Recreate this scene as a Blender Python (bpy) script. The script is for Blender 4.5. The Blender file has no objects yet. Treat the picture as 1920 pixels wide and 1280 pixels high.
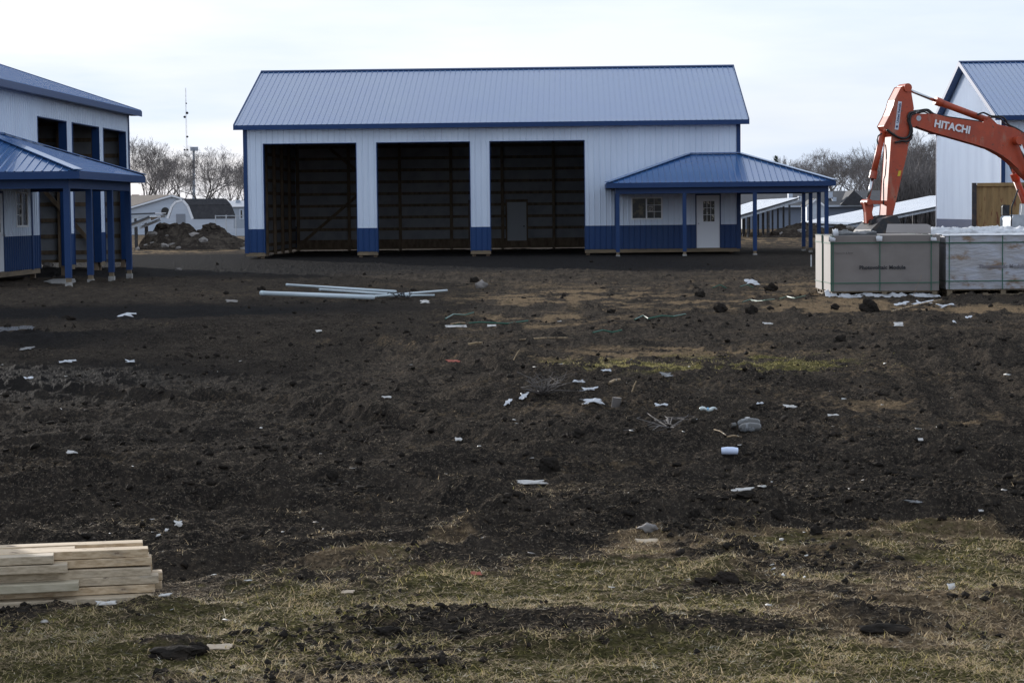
import bpy, math, random
import numpy as np
from mathutils import Vector, Matrix
R = math.radians
rnd = random.Random(7)
rs = np.random.RandomState(11)
sc = bpy.context.scene
col = sc.collection
# ------------------------------------------------------------------ camera
FPX = 3900.0; CAMZ = 1.8
psi = math.atan(115/FPX); phi = math.atan(244/FPX); rol = math.atan(0.0105)
F = Vector((-math.sin(psi)*math.cos(phi), math.cos(psi)*math.cos(phi), -math.sin(phi)))
Rr = Vector((math.cos(psi), math.sin(psi), 0)); U = Rr.cross(F)
R2 = Rr*math.cos(rol)-U*math.sin(rol); U2 = U*math.cos(rol)+Rr*math.sin(rol)
cam = bpy.data.cameras.new('camera'); camo = bpy.data.objects.new('camera', cam); col.objects.link(camo)
m = Matrix((R2, U2, -F)).transposed().to_4x4(); m.translation = (0, 0, CAMZ); camo.matrix_world = m
cam.sensor_width = 36; cam.lens = FPX/1920*36; cam.clip_start = .1; cam.clip_end = 6000
sc.camera = camo
def ray(px, py):
    return F + R2*((px-960)/FPX) + U2*((640-py)/FPX)
def at(px, py, Y):
    d = ray(px, py); t = Y/d.y; return Vector((d.x*t, Y, CAMZ+d.z*t))
def gnd(px, py, z=0.0):
    d = ray(px, py); t = (z-CAMZ)/d.z; return Vector((d.x*t, d.y*t, z))
def px_x(px, Y):                                   # X at the horizon line
    return at(px, 396-(px-960)*.0105, Y).x
# ------------------------------------------------------------------ materials
def mat(name, base=(.5,.5,.5), rough=.6, metal=0., spec=.5, noise=None, bump=None, alpha=None, trans=0., coat=0., attr=False):
    M = bpy.data.materials.new(name); M.use_nodes = True; nt = M.node_tree; b = nt.nodes['Principled BSDF']
    b.inputs['Base Color'].default_value = (*base, 1); b.inputs['Roughness'].default_value = rough
    b.inputs['Metallic'].default_value = metal; b.inputs['Specular IOR Level'].default_value = spec
    b.inputs['Transmission Weight'].default_value = trans; b.inputs['Coat Weight'].default_value = coat
    tc = nt.nodes.new('ShaderNodeTexCoord')
    def nz(scale, stretch=(1,1,1), det=5, rgh=.6):
        mp = nt.nodes.new('ShaderNodeMapping'); mp.inputs['Scale'].default_value = stretch
        nt.links.new(tc.outputs['Object'], mp.inputs['Vector'])
        n = nt.nodes.new('ShaderNodeTexNoise'); n.inputs['Scale'].default_value = scale
        n.inputs['Detail'].default_value = det; n.inputs['Roughness'].default_value = rgh
        nt.links.new(mp.outputs[0], n.inputs['Vector']); return n
    last = None
    for it in (noise or []):
        c2, scale, stretch, lo, hi = it
        n = nz(scale, stretch); mr = nt.nodes.new('ShaderNodeMapRange')
        mr.inputs['From Min'].default_value = lo; mr.inputs['From Max'].default_value = hi
        nt.links.new(n.outputs['Fac'], mr.inputs['Value'])
        mx = nt.nodes.new('ShaderNodeMix'); mx.data_type = 'RGBA'
        nt.links.new(mr.outputs[0], mx.inputs['Factor'])
        if last is None: mx.inputs[6].default_value = (*base, 1)
        else: nt.links.new(last, mx.inputs[6])
        mx.inputs[7].default_value = (*c2, 1); last = mx.outputs[2]
    if last is not None: nt.links.new(last, b.inputs['Base Color'])
    if bump:
        scale, stretch, strength, dist = bump
        n = nz(scale, stretch); bp = nt.nodes.new('ShaderNodeBump')
        bp.inputs['Strength'].default_value = strength; bp.inputs['Distance'].default_value = dist
        nt.links.new(n.outputs['Fac'], bp.inputs['Height']); nt.links.new(bp.outputs[0], b.inputs['Normal'])
    if alpha is not None: b.inputs['Alpha'].default_value = alpha
    return M
one = (1,1,1)
M = dict(
 white=mat('white_siding', (.62,.70,.82), .38, noise=[((.53,.605,.73), .9, (1,1,.25), .42,.75)], bump=(1.2,(1,1,.6),.25,.03)),
 wains=mat('blue_siding', (.009,.040,.135), .45, spec=.3, noise=[((.016,.05,.14), 1.1, (1,1,.4), .4,.75)], bump=(1.2,(1,1,.6),.25,.03)),
 trim=mat('blue_trim', (.006,.034,.12), .45, spec=.3, noise=[((.012,.042,.13), 2.0, one, .4,.75)]),
 roof=mat('blue_roof_metal', (.036,.110,.285), .27, spec=.8, coat=.55, noise=[((.048,.125,.28), .6, (1,1,1), .4,.7)], bump=(1.6,(1,.6,1),.3,.02)),
 wood=mat('raw_lumber', (.20,.145,.095), .8, noise=[((.075,.05,.03), 6, (1,1,.3), .4,.75)]),
 skirt=mat('treated_plank', (.20,.15,.095), .85, noise=[((.10,.08,.055), 4, (.4,.4,2), .4,.75)]),
 wrap=mat('house_wrap', (.30,.31,.33), .6, noise=[((.20,.21,.23), 1.2, one, .4,.7)]),
 concrete=mat('concrete', (.36,.35,.33), .9, noise=[((.2,.19,.18), 8, one, .35,.7)]),
 doorw=mat('door_white', (.72,.74,.78), .4),
 doorg=mat('door_grey', (.42,.44,.47), .5),
 vinyl=mat('window_vinyl', (.75,.76,.78), .4),
 glass=mat('dark_glass', (.035,.038,.042), .12, spec=.15, noise=[((.14,.12,.085), 3.2, (1,1,1), .5,.62)]),
 leaded=mat('film_glass', (.05,.05,.045), .12, spec=.15, noise=[((.55,.52,.42), 7, (1,1,1), .56,.62)]),
 black=mat('black_plastic', (.015,.015,.016), .5),
 paper=mat('paper', (.52,.50,.47), .8, noise=[((.22,.20,.18), 14, one, .45,.7)]),
 steel=mat('steel_rod', (.55,.56,.58), .22, metal=1.),
 galv=mat('galvanised', (.45,.48,.52), .45, metal=.6, noise=[((.33,.36,.4), 5, one, .4,.7)]),
 orange=mat('excavator_paint', (.42,.060,.020), .45, spec=.5, noise=[((.30,.045,.02), 2.2, one, .4,.7),((.34,.15,.10), 3.7, (1,1,.35), .55,.72),((.10,.05,.03), 11, one, .60,.70)], bump=(6,one,.1,.01)),
 steeldark=mat('dark_steel', (.03,.032,.038), .5, metal=.3, noise=[((.10,.07,.05), 6, one, .5,.75)]),
 rubber=mat('hose_rubber', (.012,.012,.013), .5),
 letter=mat('white_lettering', (.72,.72,.76), .5),
 sticker=mat('white_sticker', (.55,.58,.66), .5),
 ink=mat('black_ink', (.02,.02,.025), .7),
 yellow=mat('yellow_sticker', (.62,.42,.03), .5),
 cont=mat('container_paint', (.30,.20,.085), .75, noise=[((.17,.11,.05), 1.7, (2.2,2.2,.4), .45,.7),((.13,.035,.018), 2.3, (3.2,3.2,.8), .57,.66)], bump=(9,one,.25,.02)),
 card=mat('cardboard', (.20,.178,.165), .7, noise=[((.165,.145,.133), 1.6, (1,1,2), .35,.7)], bump=(3,(1,1,.3),.15,.02)),
 cardw=mat('cardboard_in_film', (.33,.32,.33), .32, spec=.7, noise=[((.38,.39,.44), 2.4, (1,1,3.0), .44,.6),((.20,.13,.08), 2.1, (1,1,1.6), .56,.66)], bump=(5,(1,1,4),.5,.03)),
 film=mat('white_film', (.56,.575,.60), .45, noise=[((.28,.28,.29), 6, one, .4,.7)], bump=(14,one,.5,.02)),
 strap=mat('green_strap', (.012,.09,.055), .4),
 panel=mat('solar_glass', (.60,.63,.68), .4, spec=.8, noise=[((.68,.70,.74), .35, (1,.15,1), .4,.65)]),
 panelback=mat('panel_underside', (.045,.05,.06), .6),
 pine=mat('pine_board', (.56,.43,.28), .65, noise=[((.37,.26,.15), 5, (.25,14,14), .42,.6),((.13,.07,.035), 11, (.8,2,2), .62,.66),((.22,.19,.15), 3, (.5,3,3), .60,.74)], bump=(20,(.1,3,3),.15,.005)),
 pine2=mat('grey_board', (.50,.405,.285), .7, noise=[((.33,.26,.175), 5, (.25,14,14), .42,.6),((.33,.30,.25), 2.2, (.6,3,3), .5,.66),((.12,.09,.06), 10, (.8,2,2), .62,.66)], bump=(20,(.1,3,3),.15,.005)),
 pvc=mat('white_pipe', (.52,.60,.63), .35, noise=[((.5,.55,.6), 5, one, .45,.75)]),
 soil=mat('soil', (.026,.0225,.0195), .95, spec=.02, noise=[((.045,.036,.028), 9, one, .48,.74)], bump=(30,one,.8,.03)),
 soilpile=mat('soil_pile', (.034,.028,.024), .98, spec=0., noise=[((.10,.083,.066), 1.3, one, .5,.72),((.09,.075,.06), 6, one, .5,.7)], bump=(5,one,1.0,.15)),
 rubble=mat('grey_rubble', (.22,.20,.185), .9, noise=[((.10,.09,.08), 3, one, .4,.7)], bump=(6,one,.8,.05)),
 bark=mat('bark', (.13,.115,.105), .9, noise=[((.06,.05,.045), 2, one, .4,.7)]),
 twig=mat('twigs', (.155,.14,.135), .9),
 needle=mat('conifer', (.03,.045,.03), .9),
 htrim=mat('house_trim', (.74,.76,.80), .5), hwhite=mat('house_siding', (.47,.52,.60), .6, noise=[((.40,.45,.53), 1, (.3,.3,3), .4,.7)]),
 hgrey=mat('grey_siding', (.30,.34,.40), .6), hdark=mat('dark_shingle', (.035,.036,.042), .9, noise=[((.055,.055,.06), 5, one,.4,.7)]),
 hbrown=mat('brown_shingle', (.115,.085,.065), .9, noise=[((.08,.062,.05), 3, one,.4,.7)]),
 hroof=mat('grey_shingle', (.105,.10,.10), .9, noise=[((.075,.072,.072), 3, one,.4,.7)]),
 hmetal=mat('pale_metal_roof', (.5,.5,.52), .5),
 brick=mat('brick', (.20,.10,.07), .9),
 red=mat('red_scrap', (.30,.07,.04), .7),
 bottle=mat('milky_plastic', (.62,.68,.66), .25, spec=.7, noise=[((.45,.50,.50), 30, one, .4,.7)]),
 clear=mat('dirty_clear_plastic', (.08,.078,.075), .25, spec=.5, noise=[((.26,.27,.28), 14, one, .55,.66)]),
 tub=mat('white_plastic', (.62,.70,.88), .4),
 bluel=mat('blue_label', (.20,.42,.62), .5),
 water=mat('puddle_water', (.022,.024,.027), .22, spec=.28, bump=(7,one,.35,.02)),
 tarp=mat('black_tarp', (.02,.021,.023), .4, bump=(8,one,.5,.03)),
 cabglass=mat('cab_glass', (.03,.035,.04), .08, spec=.8),
 cardin=mat('cardboard_face', (.50,.40,.29), .85),
 yel2=mat('mirror_shell', (.6,.6,.6), .4),
)
# ------------------------------------------------------------------ object helpers
ORG = {}
def tag(o, label=None, cat=None, group=None, kind=None):
    if label: o['label'] = label
    if cat: o['category'] = cat
    if group: o['group'] = group
    if kind: o['kind'] = kind
    return o
def thing(name, loc, label, cat, group=None):
    o = bpy.data.objects.new(name, None); o.location = loc; o.empty_display_size = .2; col.objects.link(o)
    ORG[o.name] = Vector(loc); return tag(o, label, cat, group)
class MB:
    def __init__(s): s.v = []; s.f = []; s.parts = []
    def add(s, vs, fs):
        n = len(s.v); k = len(s.f); s.v += [tuple(p) for p in vs]; s.f += [tuple(i+n for i in f) for f in fs]; s.parts.append((n, len(s.v), k, len(s.f))); return s
    def box(s, x0, x1, y0, y1, z0, z1, T=None):
        vs = [(x,y,z) for x in (x0,x1) for y in (y0,y1) for z in (z0,z1)]
        if T: vs = [T(*p) for p in vs]
        return s.add(vs, [(0,1,3,2),(4,6,7,5),(0,4,5,1),(2,3,7,6),(0,2,6,4),(1,5,7,3)])
    def bar(s, a, b, w, h=None, up=(0,0,1)):
        a = Vector(a); b = Vector(b); h = h or w; d = (b-a).normalized(); upv = Vector(up)
        if abs(d.dot(upv)) > .98: upv = Vector((0,1,0))
        sx = d.cross(upv).normalized()*w/2; sz = sx.cross(d).normalized()*h/2
        vs = [p+i*sx+j*sz for p in (a,b) for i,j in ((-1,-1),(1,-1),(1,1),(-1,1))]
        return s.add(vs, [(0,1,2,3),(7,6,5,4),(0,4,5,1),(1,5,6,2),(2,6,7,3),(3,7,4,0)])
    def tube(s, pts, r, n=8, caps=True):
        pts = [Vector(p) for p in pts]; rr = r if isinstance(r, (list,tuple)) else [r]*len(pts); rings = []
        for i, p in enumerate(pts):
            d = (pts[min(i+1,len(pts)-1)]-pts[max(i-1,0)]).normalized()
            a = d.cross(Vector((0,0,1)));
            if a.length < .05: a = d.cross(Vector((0,1,0)))
            a.normalize(); b = d.cross(a)
            rings.append([p+(a*math.cos(t*2*math.pi/n)+b*math.sin(t*2*math.pi/n))*rr[i] for t in range(n)])
        vs = [q for rg in rings for q in rg]; fs = []
        for i in range(len(pts)-1):
            for t in range(n): fs.append((i*n+t, i*n+(t+1)%n, (i+1)*n+(t+1)%n, (i+1)*n+t))
        if caps: fs += [tuple(range(n))[::-1], tuple((len(pts)-1)*n+t for t in range(n))]
        return s.add(vs, fs)
    def prism(s, poly, off):                     # poly of 3d points, extruded by off
        n = len(poly); off = Vector(off); vs = [Vector(p) for p in poly]+[Vector(p)+off for p in poly]
        fs = [tuple(range(n)), tuple(range(2*n-1, n-1, -1))]+[(i,(i+1)%n,(i+1)%n+n,i+n) for i in range(n)]
        return s.add(vs, fs)
    def build(s, name, m, parent=None, smooth=False, label=None, cat=None, group=None, kind=None, bevel=0, loc=None):
        if parent is not None: o0 = ORG[parent.name]
        else: o0 = Vector(loc) if loc is not None else Vector((sum(v[0] for v in s.v)/len(s.v), sum(v[1] for v in s.v)/len(s.v), min(v[2] for v in s.v)))
        me = bpy.data.meshes.new(name); me.from_pydata([(v[0]-o0.x, v[1]-o0.y, v[2]-o0.z) for v in s.v], [], s.f); me.update()
        if smooth: me.polygons.foreach_set('use_smooth', [True]*len(me.polygons))
        me.materials.append(m if not isinstance(m, str) else M[m])
        o = bpy.data.objects.new(name, me); col.objects.link(o); ORG[o.name] = o0
        if parent is not None: o.parent = parent
        else: o.location = o0
        if bevel:
            b = o.modifiers.new('b', 'BEVEL'); b.width = bevel; b.segments = 2; b.limit_method = 'ANGLE'
        return tag(o, label, cat, group, kind)
def build_each(mb, name, m, parent, tol=.004):
    # one object for every group of touching pieces
    bbs = []
    for (i0, i1, j0, j1) in mb.parts:
        a = np.array(mb.v[i0:i1]); bbs.append((a.min(0)-tol, a.max(0)+tol))
    n = len(bbs); par = list(range(n))
    def fd(i):
        while par[i] != i: i = par[i]
        return i
    for i in range(n):
        for j in range(i):
            if np.all(bbs[i][0] <= bbs[j][1]) and np.all(bbs[j][0] <= bbs[i][1]): par[fd(i)] = fd(j)
    out = []
    for g in sorted({fd(i) for i in range(n)}):
        q = MB()
        for k in range(n):
            if fd(k) == g:
                i0, i1, j0, j1 = mb.parts[k]; q.add(mb.v[i0:i1], [tuple(x-i0 for x in f) for f in mb.f[j0:j1]])
        out.append(q.build(name, m, parent))
    return out
# a bare sub-part parented to a mesh part keeps the root's origin (parts sit at the root's origin)
def text_mb(s, size, ext=0.004, bold=0.0, spacing=1.0):
    c = bpy.data.curves.new('t', 'FONT'); c.body = s; c.size = size; c.extrude = ext; c.offset = bold; c.resolution_u = 3; c.space_character = spacing
    o = bpy.data.objects.new('t', c); col.objects.link(o); bpy.context.view_layer.update()
    me = o.to_mesh(); mb = MB(); mb.v = [tuple(v.co) for v in me.vertices]; mb.f = [tuple(p.vertices) for p in me.polygons]
    o.to_mesh_clear(); bpy.data.objects.remove(o); bpy.data.curves.remove(c); return mb
def place(mb, org, ux, uz, un, width=None):       # map text x->ux, y->uz, z->un
    xs = [v[0] for v in mb.v]; k = 1 if width is None else width/(max(xs)-min(xs)); x0 = min(xs)
    org = Vector(org); mb.v = [tuple(org+ux*((v[0]-x0)*k)+uz*v[1]+un*v[2]) for v in mb.v]; return mb
RIB = .2286
def rib_profile(u):                               # height of the ribbed sheet at u
    a = (u/RIB) % 1.0; a = min(a, 1-a)*RIB
    if a < .011: return .025
    if a < .026: return .025*(.026-a)/.015
    return 0.
def ribbed(mb, P, u0, u1, lo, hi, breaks=()):
    us = {u0, u1}; us |= {b for b in breaks if u0 < b < u1}
    for k in range(int(math.floor(u0/RIB))-1, int(math.ceil(u1/RIB))+2):
        for d in (-.026,-.011,.011,.026):
            u = k*RIB+d
            if u0 < u < u1: us.add(u)
    us = sorted(us); vs = []
    for u in us:
        n = rib_profile(u); vs += [P(u, lo(u), n), P(u, hi(u), n)]
    fs = [(2*i, 2*i+2, 2*i+3, 2*i+1) for i in range(len(us)-1)]
    mb.add(vs, fs)
def wall_sheets(P, u0, u1, z0, zw, top, holes, breaks=()):
    """ribbed siding split at zw into wainscot / siding, with rectangular holes (u0,u1,v0,v1)"""
    mw, ms = MB(), MB(); cuts = sorted({u0, u1, *[h[0] for h in holes if u0<h[0]<u1], *[h[1] for h in holes if u0<h[1]<u1]})
    for a, b in zip(cuts[:-1], cuts[1:]):
        mid = (a+b)/2; hs = sorted([(h[2], h[3]) for h in holes if h[0] <= mid <= h[1]])
        for lo0, hi0, mb in ((z0, zw, mw), (zw, None, ms)):
            cur = lo0
            for (c, d) in hs:
                if d <= lo0: continue
                if hi0 is not None and c >= hi0: continue
                if c > cur: ribbed(mb, P, a, b, (lambda u, q=cur: q), (lambda u, q=c: q))
                cur = max(cur, d)
            if hi0 is None: ribbed(mb, P, a, b, (lambda u, q=cur: q), top, breaks)
            elif cur < hi0: ribbed(mb, P, a, b, (lambda u, q=cur: q), (lambda u, q=hi0: q))
    return mw, ms
# ------------------------------------------------------------------ the pole barn
def barn(name, org, ex, ey, L, W, opens, label, porch=None, idoors=(), window=None, door=None, zo=0.):
    """local x runs along the facade, local y into the building; ex, ey are their world directions"""
    org = Vector(org); ex = Vector(ex); ey = Vector(ey); ez = Vector((0,0,1))
    root = thing(name, org, label, 'barn', 'blue and white pole barns')
    T = lambda x, y, z: org+ex*x+ey*y+ez*(z+zo)
    z0, zw, ze, ztop = .22, 1.18, 5.12, 4.60
    oh = .40; S = (8.04-5.36)/7.9
    roofz = lambda y: 5.36+S*(min(y, W-y)+oh)     # roof sheet height over local y
    holes = [(a, b, 0, ztop) for a, b in opens]
    if window: holes.append(window)
    if door: holes.append((door[0], door[1], 0, door[3]))
    # siding
    fw, fs = wall_sheets(lambda u,v,n: T(u, -n, v), 0, L, z0, zw, lambda u: roofz(0)-.03, holes)
    wl = fs.build('wall', 'white', root); build_each(fw, 'wainscot', 'wains', wl, .03)
    ih = [(a, b, .2, 2.3) for a, b in idoors]
    bw, bs = wall_sheets(lambda u,v,n: T(u, W+n, v), 0, L, .10, zw, lambda u: roofz(0)-.03, ih)
    wl = bs.build('wall', 'white', root); build_each(bw, 'wainscot', 'wains', wl, .03)
    for xx, sg in ((0,-1),(L,1)):
        gw, gs = wall_sheets(lambda u,v,n: T(xx+sg*n, u, v), 0, W, z0, zw, lambda u: roofz(u)-.03, [], (W/2,))
        wl = gs.build('wall', 'white', root); build_each(gw, 'wainscot', 'wains', wl, .03)
    # inner lining, set in so that it never lies on the siding
    ln = MB()
    for a, b in zip([0]+[o[1] for o in opens], [o[0] for o in opens]+[L]):
        ln.box(a+.03, b-.03, .10, .115, .3, 4.6, T)
    build_each(ln, 'lining', 'wrap', root)
    ln = MB(); cur = .1
    for a, b in list(idoors)+[(L-.1, L-.1)]:
        ln.box(cur, a, W-.06, W-.05, .16, 5.2, T); cur = b
    for a, b in idoors: ln.box(a, b, W-.06, W-.05, 2.3, 5.2, T)
    ln.box(.05, .06, .2, W-.1, .2, 5.2, T); ln.box(L-.06, L-.05, .2, W-.1, .2, 5.2, T)
    build_each(ln, 'lining', 'wrap', root)
    # trims
    t = MB(); c = .13
    for x_, y_, sx, sy in ((0,0,-1,-1),(L,0,1,-1),(0,W,-1,1),(L,W,1,1)):
        x0, x1 = sorted((x_+sx*.034, x_-sx*c)); y0, y1 = sorted((y_+sy*.034, y_+sy*.022)); t.box(x0, x1, y0, y1, .2, roofz(0)-.06, T)
        x0, x1 = sorted((x_+sx*.034, x_+sx*.022)); y0, y1 = sorted((y_+sy*.020, y_-sy*c)); t.box(x0, x1, y0, y1, .2, roofz(0)-.06, T)
    build_each(t, 'corner_trim', 'trim', root)
    for a, b in opens:
        t = MB(); t.box(a-.03, a, -.03, .22, .2, ztop+.03, T); t.box(b, b+.03, -.03, .22, .2, ztop+.03, T); t.box(a, b, -.03, .22, ztop, ztop+.03, T)
        t.build('opening_frame', 'trim', root)
    # skirt boards with gaps under the openings
    sk = MB(); pts = [0]+[q for o in opens for q in o]+[L]
    for a, b in zip(pts[::2], pts[1::2]): sk.box(a+.01, b-.01, .0, .04, .08, .235, T)
    sk.box(.02, L-.02, W-.04, W, .05, .16, T); sk.box(0, .04, .05, W-.05, .09, .235, T); sk.box(L-.04, L, .05, W-.05, .09, .235, T)
    build_each(sk, 'skirt_board', 'skirt', root)
    # posts, girts, braces, trusses
    pm = MB()
    for k in range(int((L-.3)/2.44)+1):
        x = .2+k*2.44
        pm.box(x-.07, x+.07, W-.23, W-.09, -.1, 5.2, T)
    for k in range(1, int(W/2.44)):
        for x in (.16, L-.16): pm.box(x-.07, x+.07, k*2.44-.07, k*2.44+.07, -.1, 5.2, T)
    for a, b in opens:
        for q in (a-.14, b+.14): pm.box(q-.07, q+.07, .12, .26, -.1, 5.2, T)
    build_each(pm, 'post', 'wood', root)
    gm = MB()
    for i in range(9):
        z = .45+i*.56; cur = .2
        for a, b in (list(idoors) if z < 2.35 else [])+[(L-.2, L-.2)]:
            gm.box(cur, a, W-.10, W-.06, z-.07, z+.07, T); cur = b
        gm.box(.06, .10, .2, W-.2, z-.07, z+.07, T); gm.box(L-.10, L-.06, .2, W-.2, z-.07, z+.07, T)
    gm.box(.2, L-.2, W-.13, W-.06, .14, .40, T)
    build_each(gm, 'girt', 'wood', root)
    br = MB()
    for xa, xb in ((.4, 4.0), (L-.4, L-4.0)):
        br.bar(T(xa, W-.28, .4), T(xb, W-.28, 3.4), .05, .14); br.bar(T(xb, W-.28, 3.0), T(xa+1.2*(1 if xb > xa else -1), W-.28, 5.0), .05, .14)
        br.bar(T(.28 if xa < 2 else L-.28, 1, .4), T(.28 if xa < 2 else L-.28, 4.5, 4.4), .05, .14)
    build_each(br, 'brace', 'wood', root)
    for k in range(int((L-.4)/2.44)+1):
        x = .2+k*2.44; tr = MB(); tr.bar(T(x, .15, 5.17), T(x, W-.15, 5.17), .04, .18)
        for s0, s1 in ((0, W/2),(W, W/2)): tr.bar(T(x, s0, roofz(0)-.14), T(x, s1, roofz(W/2)-.14), .04, .14)
        for q in (.25,.5,.75): tr.bar(T(x, W*q, 5.2), T(x, W*q, roofz(W*q)-.2), .04, .1)
        tr.build('truss', 'wood', root)
    # roof
    rf = MB(); cs = math.cos(math.atan(S)); xo = .33
    for side in (0,1):
        def P(u, v, n, side=side):
            y = v-oh; z = roofz(0)-S*oh+S*v+n*cs; y -= n*S*cs
            return T(u, y if not side else W-y, z)
        ribbed(rf, P, -xo, L+xo, lambda u: -.02, lambda u: W/2+oh)
    roof = rf.build('roof', 'roof', root)
    rb = MB()                                       # deck under the sheet
    zr, z_e = roofz(W/2), roofz(-oh)
    rb.add([T(-xo+.03,-oh+.02,z_e-.03),T(L+xo-.03,-oh+.02,z_e-.03),T(L+xo-.03,W/2,zr-.03),T(-xo+.03,W/2,zr-.03)],[(0,1,2,3)])
    rb.add([T(-xo+.03,W+oh-.02,z_e-.03),T(L+xo-.03,W+oh-.02,z_e-.03),T(L+xo-.03,W/2,zr-.031),T(-xo+.03,W/2,zr-.031)],[(3,2,1,0)])
    rb.build('roof_deck', 'wood', roof)
    fa = MB()
    for y0_, y1_ in ((-oh-.025, -oh), (W+oh, W+oh+.025)): fa.box(-xo-.03, L+xo+.03, y0_, y1_, z_e-.185, z_e+.004, T)
    for y0_, y1_ in ((-oh+.002, -.035), (W+.035, W+oh-.002)): fa.box(-xo, L+xo, y0_, y1_, z_e-.16, z_e-.145, T)
    for xx, sg in ((-xo-.03, 1), (L+xo, 1)):       # rake boards
        for ya, yb in ((-oh, W/2), (W+oh, W/2)):
            poly = [T(xx, ya, z_e-.17), T(xx, yb, zr-.17), T(xx, yb, zr+.045), T(xx, ya, z_e+.045)]
            fa.prism(poly, ex*.03)
    for xx, sg in ((-xo, 1), (L+.036, 1)):         # gable soffits
        for ya, yb in ((-oh, W/2), (W+oh, W/2)):
            fa.prism([T(xx, ya, z_e-.155), T(xx, yb, zr-.155), T(xx, yb, zr-.14), T(xx, ya, z_e-.14)], ex*(xo-.036))
    build_each(fa, 'fascia', 'trim', roof)
    rc = MB()
    for sg in (1,-1): rc.prism([T(-xo-.03, W/2, zr+.055), T(-xo-.03, W/2+sg*.17, zr+.055-.17*S), T(-xo-.03, W/2+sg*.17, zr+.03-.17*S), T(-xo-.03, W/2, zr+.03)], ex*(L+2*xo+.06))
    rc.build('ridge_cap', 'trim', roof)
    # man doors in the rear wall seen from inside
    for a, b in idoors:
        d = MB(); d.box(a+.001, b-.001, W-.048, W-.012, .16, 2.34, T); d = d.build('door', 'doorg', root)
        MB().box(b-.2, b-.14, W-.10, W-.062, 1.05, 1.11, T).build('handle', 'black', d)
        f = MB(); f.box(a-.02, a+.05, W-.12, W-.052, .14, 2.36, T); f.box(b-.05, b+.02, W-.12, W-.052, .14, 2.36, T); f.box(a+.05, b-.05, W-.12, W-.052, 2.23, 2.36, T)
        f.build('door_frame', 'wood', d)
    if door:
        a, b, c0, d0 = door
        g = (a+.28*(b-a)+.03, b-.2*(b-a)-.05, 1.30, 2.12)
        dm = MB(); dm.box(a+.05, g[0], -.012, .03, c0, d0-.06, T); dm.box(g[1], b-.05, -.012, .03, c0, d0-.06, T)
        dm.box(g[0], g[1], -.012, .03, c0, g[2], T); dm.box(g[0], g[1], -.012, .03, g[3], d0-.06, T)
        dd = dm.build('door', 'doorw', root)
        MB().box(g[0], g[1], .004, .012, g[2], g[3], T).build('door_window', 'leaded', dd)
        mu = MB()
        for i in (1,2): mu.box(g[0]+(g[1]-g[0])*i/3-.008, g[0]+(g[1]-g[0])*i/3+.008, -.006, .003, g[2], g[3], T)
        for i in (1,2): mu.box(g[0], g[1], -.0055, .0035, g[2]+(g[3]-g[2])*i/3-.008, g[2]+(g[3]-g[2])*i/3+.008, T)
        mu.build('muntin', 'vinyl', dd)
        f = MB(); f.box(a, a+.045, -.032, .03, c0, d0, T); f.box(b-.045, b, -.032, .03, c0, d0, T); f.box(a+.045, b-.045, -.032, .03, d0-.055, d0, T)
        f.build('door_frame', 'trim', dd)
        h = MB(); h.tube([T(a+.12, -.014, 1.22), T(a+.12, -.06, 1.22)], .012); h.tube([T(a+.12, -.06, 1.22), T(a+.12, -.085, 1.22)], .028)
        h.build('handle', 'galv', dd)
    if window:
        a, b, c0, d0 = window; e = .06; mx = a+(b-a)*.49
        f = MB(); f.box(a, b, -.045, .03, c0, c0+e, T); f.box(a, b, -.045, .03, d0-e, d0, T)
        for q in (a, mx-e/2, b-e): f.box(q, q+e, -.045, .03, c0+e, d0-e, T)
        w = f.build('window', 'vinyl', root)
        for p, q in ((a+e, mx-e/2), (mx+e/2, b-e)):
            pn = MB().box(p, q, -.012, -.006, c0+e, d0-e, T).build('pane', 'glass', w)
            if p < mx: continue
            g = MB(); g.box((p+q)/2-.006, (p+q)/2+.006, -.02, -.013, c0+e, d0-e, T)
            for i in (1,2):
                zz = c0+e+(d0-c0-2*e)*i/3; g.box(p, q, -.019, -.0125, zz-.008, zz+.008, T)
            g.build('muntin', 'vinyl', w)
        p = mx+e/2+.05; sgn = MB().box(p, p+.19, -.026, -.0215, c0+.30, c0+.55, T).build('paper_sign', 'paper', w)
        rg = MB(); cc = (p+.095, c0+.44)
        pts = [T(cc[0]+.06*math.cos(t*math.pi/8), -.03, cc[1]+.06*math.sin(t*math.pi/8)) for t in range(17)]
        rg.tube(pts, .010, 4); rg.tube([T(cc[0]-.045, -.03, cc[1]+.045), T(cc[0]+.045, -.03, cc[1]-.045)], .012, 4)
        rg.build('prohibition_mark', 'ink', w)
    # wrap-around porch
    if porch:
        xl, e, yb, colx, coly, pz = porch          # left eave x, overhang depth, rear eave y, front post xs, side post ys, post line depth
        xr = L+e; ez_, Sp = 2.84, .345; h = lambda d: ez_+Sp*d; topz = h(e)
        pf = MB(); n_ = lambda u: rib_profile(u)*.9
        # front slope: u = x, v = plan depth from the eave
        def hi_f(u): return max(0.001, min(e, u-xl, xr-u+1e-4))
        ribbed(pf, lambda u,v,n: T(u, -e+v-n*.33, h(v)+n*.95), xl, xr, lambda u: -.01, hi_f, (xl+e, L))
        def hi_s(u): return max(0.001, min(e, u+e, yb-u))
        ribbed(pf, lambda u,v,n: T(xr-v+n*.33, u, h(v)+n*.95), -e, yb, lambda u: -.01, hi_s, (0, yb-e))
        ribbed(pf, lambda u,v,n: T(xl+v-n*.33, u, h(v)+n*.95), -e, 0, lambda u: -.01, lambda u: max(.001, u+e))
        ribbed(pf, lambda u,v,n: T(u, yb-v+n*.33, h(v)+n*.95), L, xr, lambda u: -.01, lambda u: max(.001, xr-u))
        pr = pf.build('porch_roof', 'roof', root)
        dk = MB(); q = -.03
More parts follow.
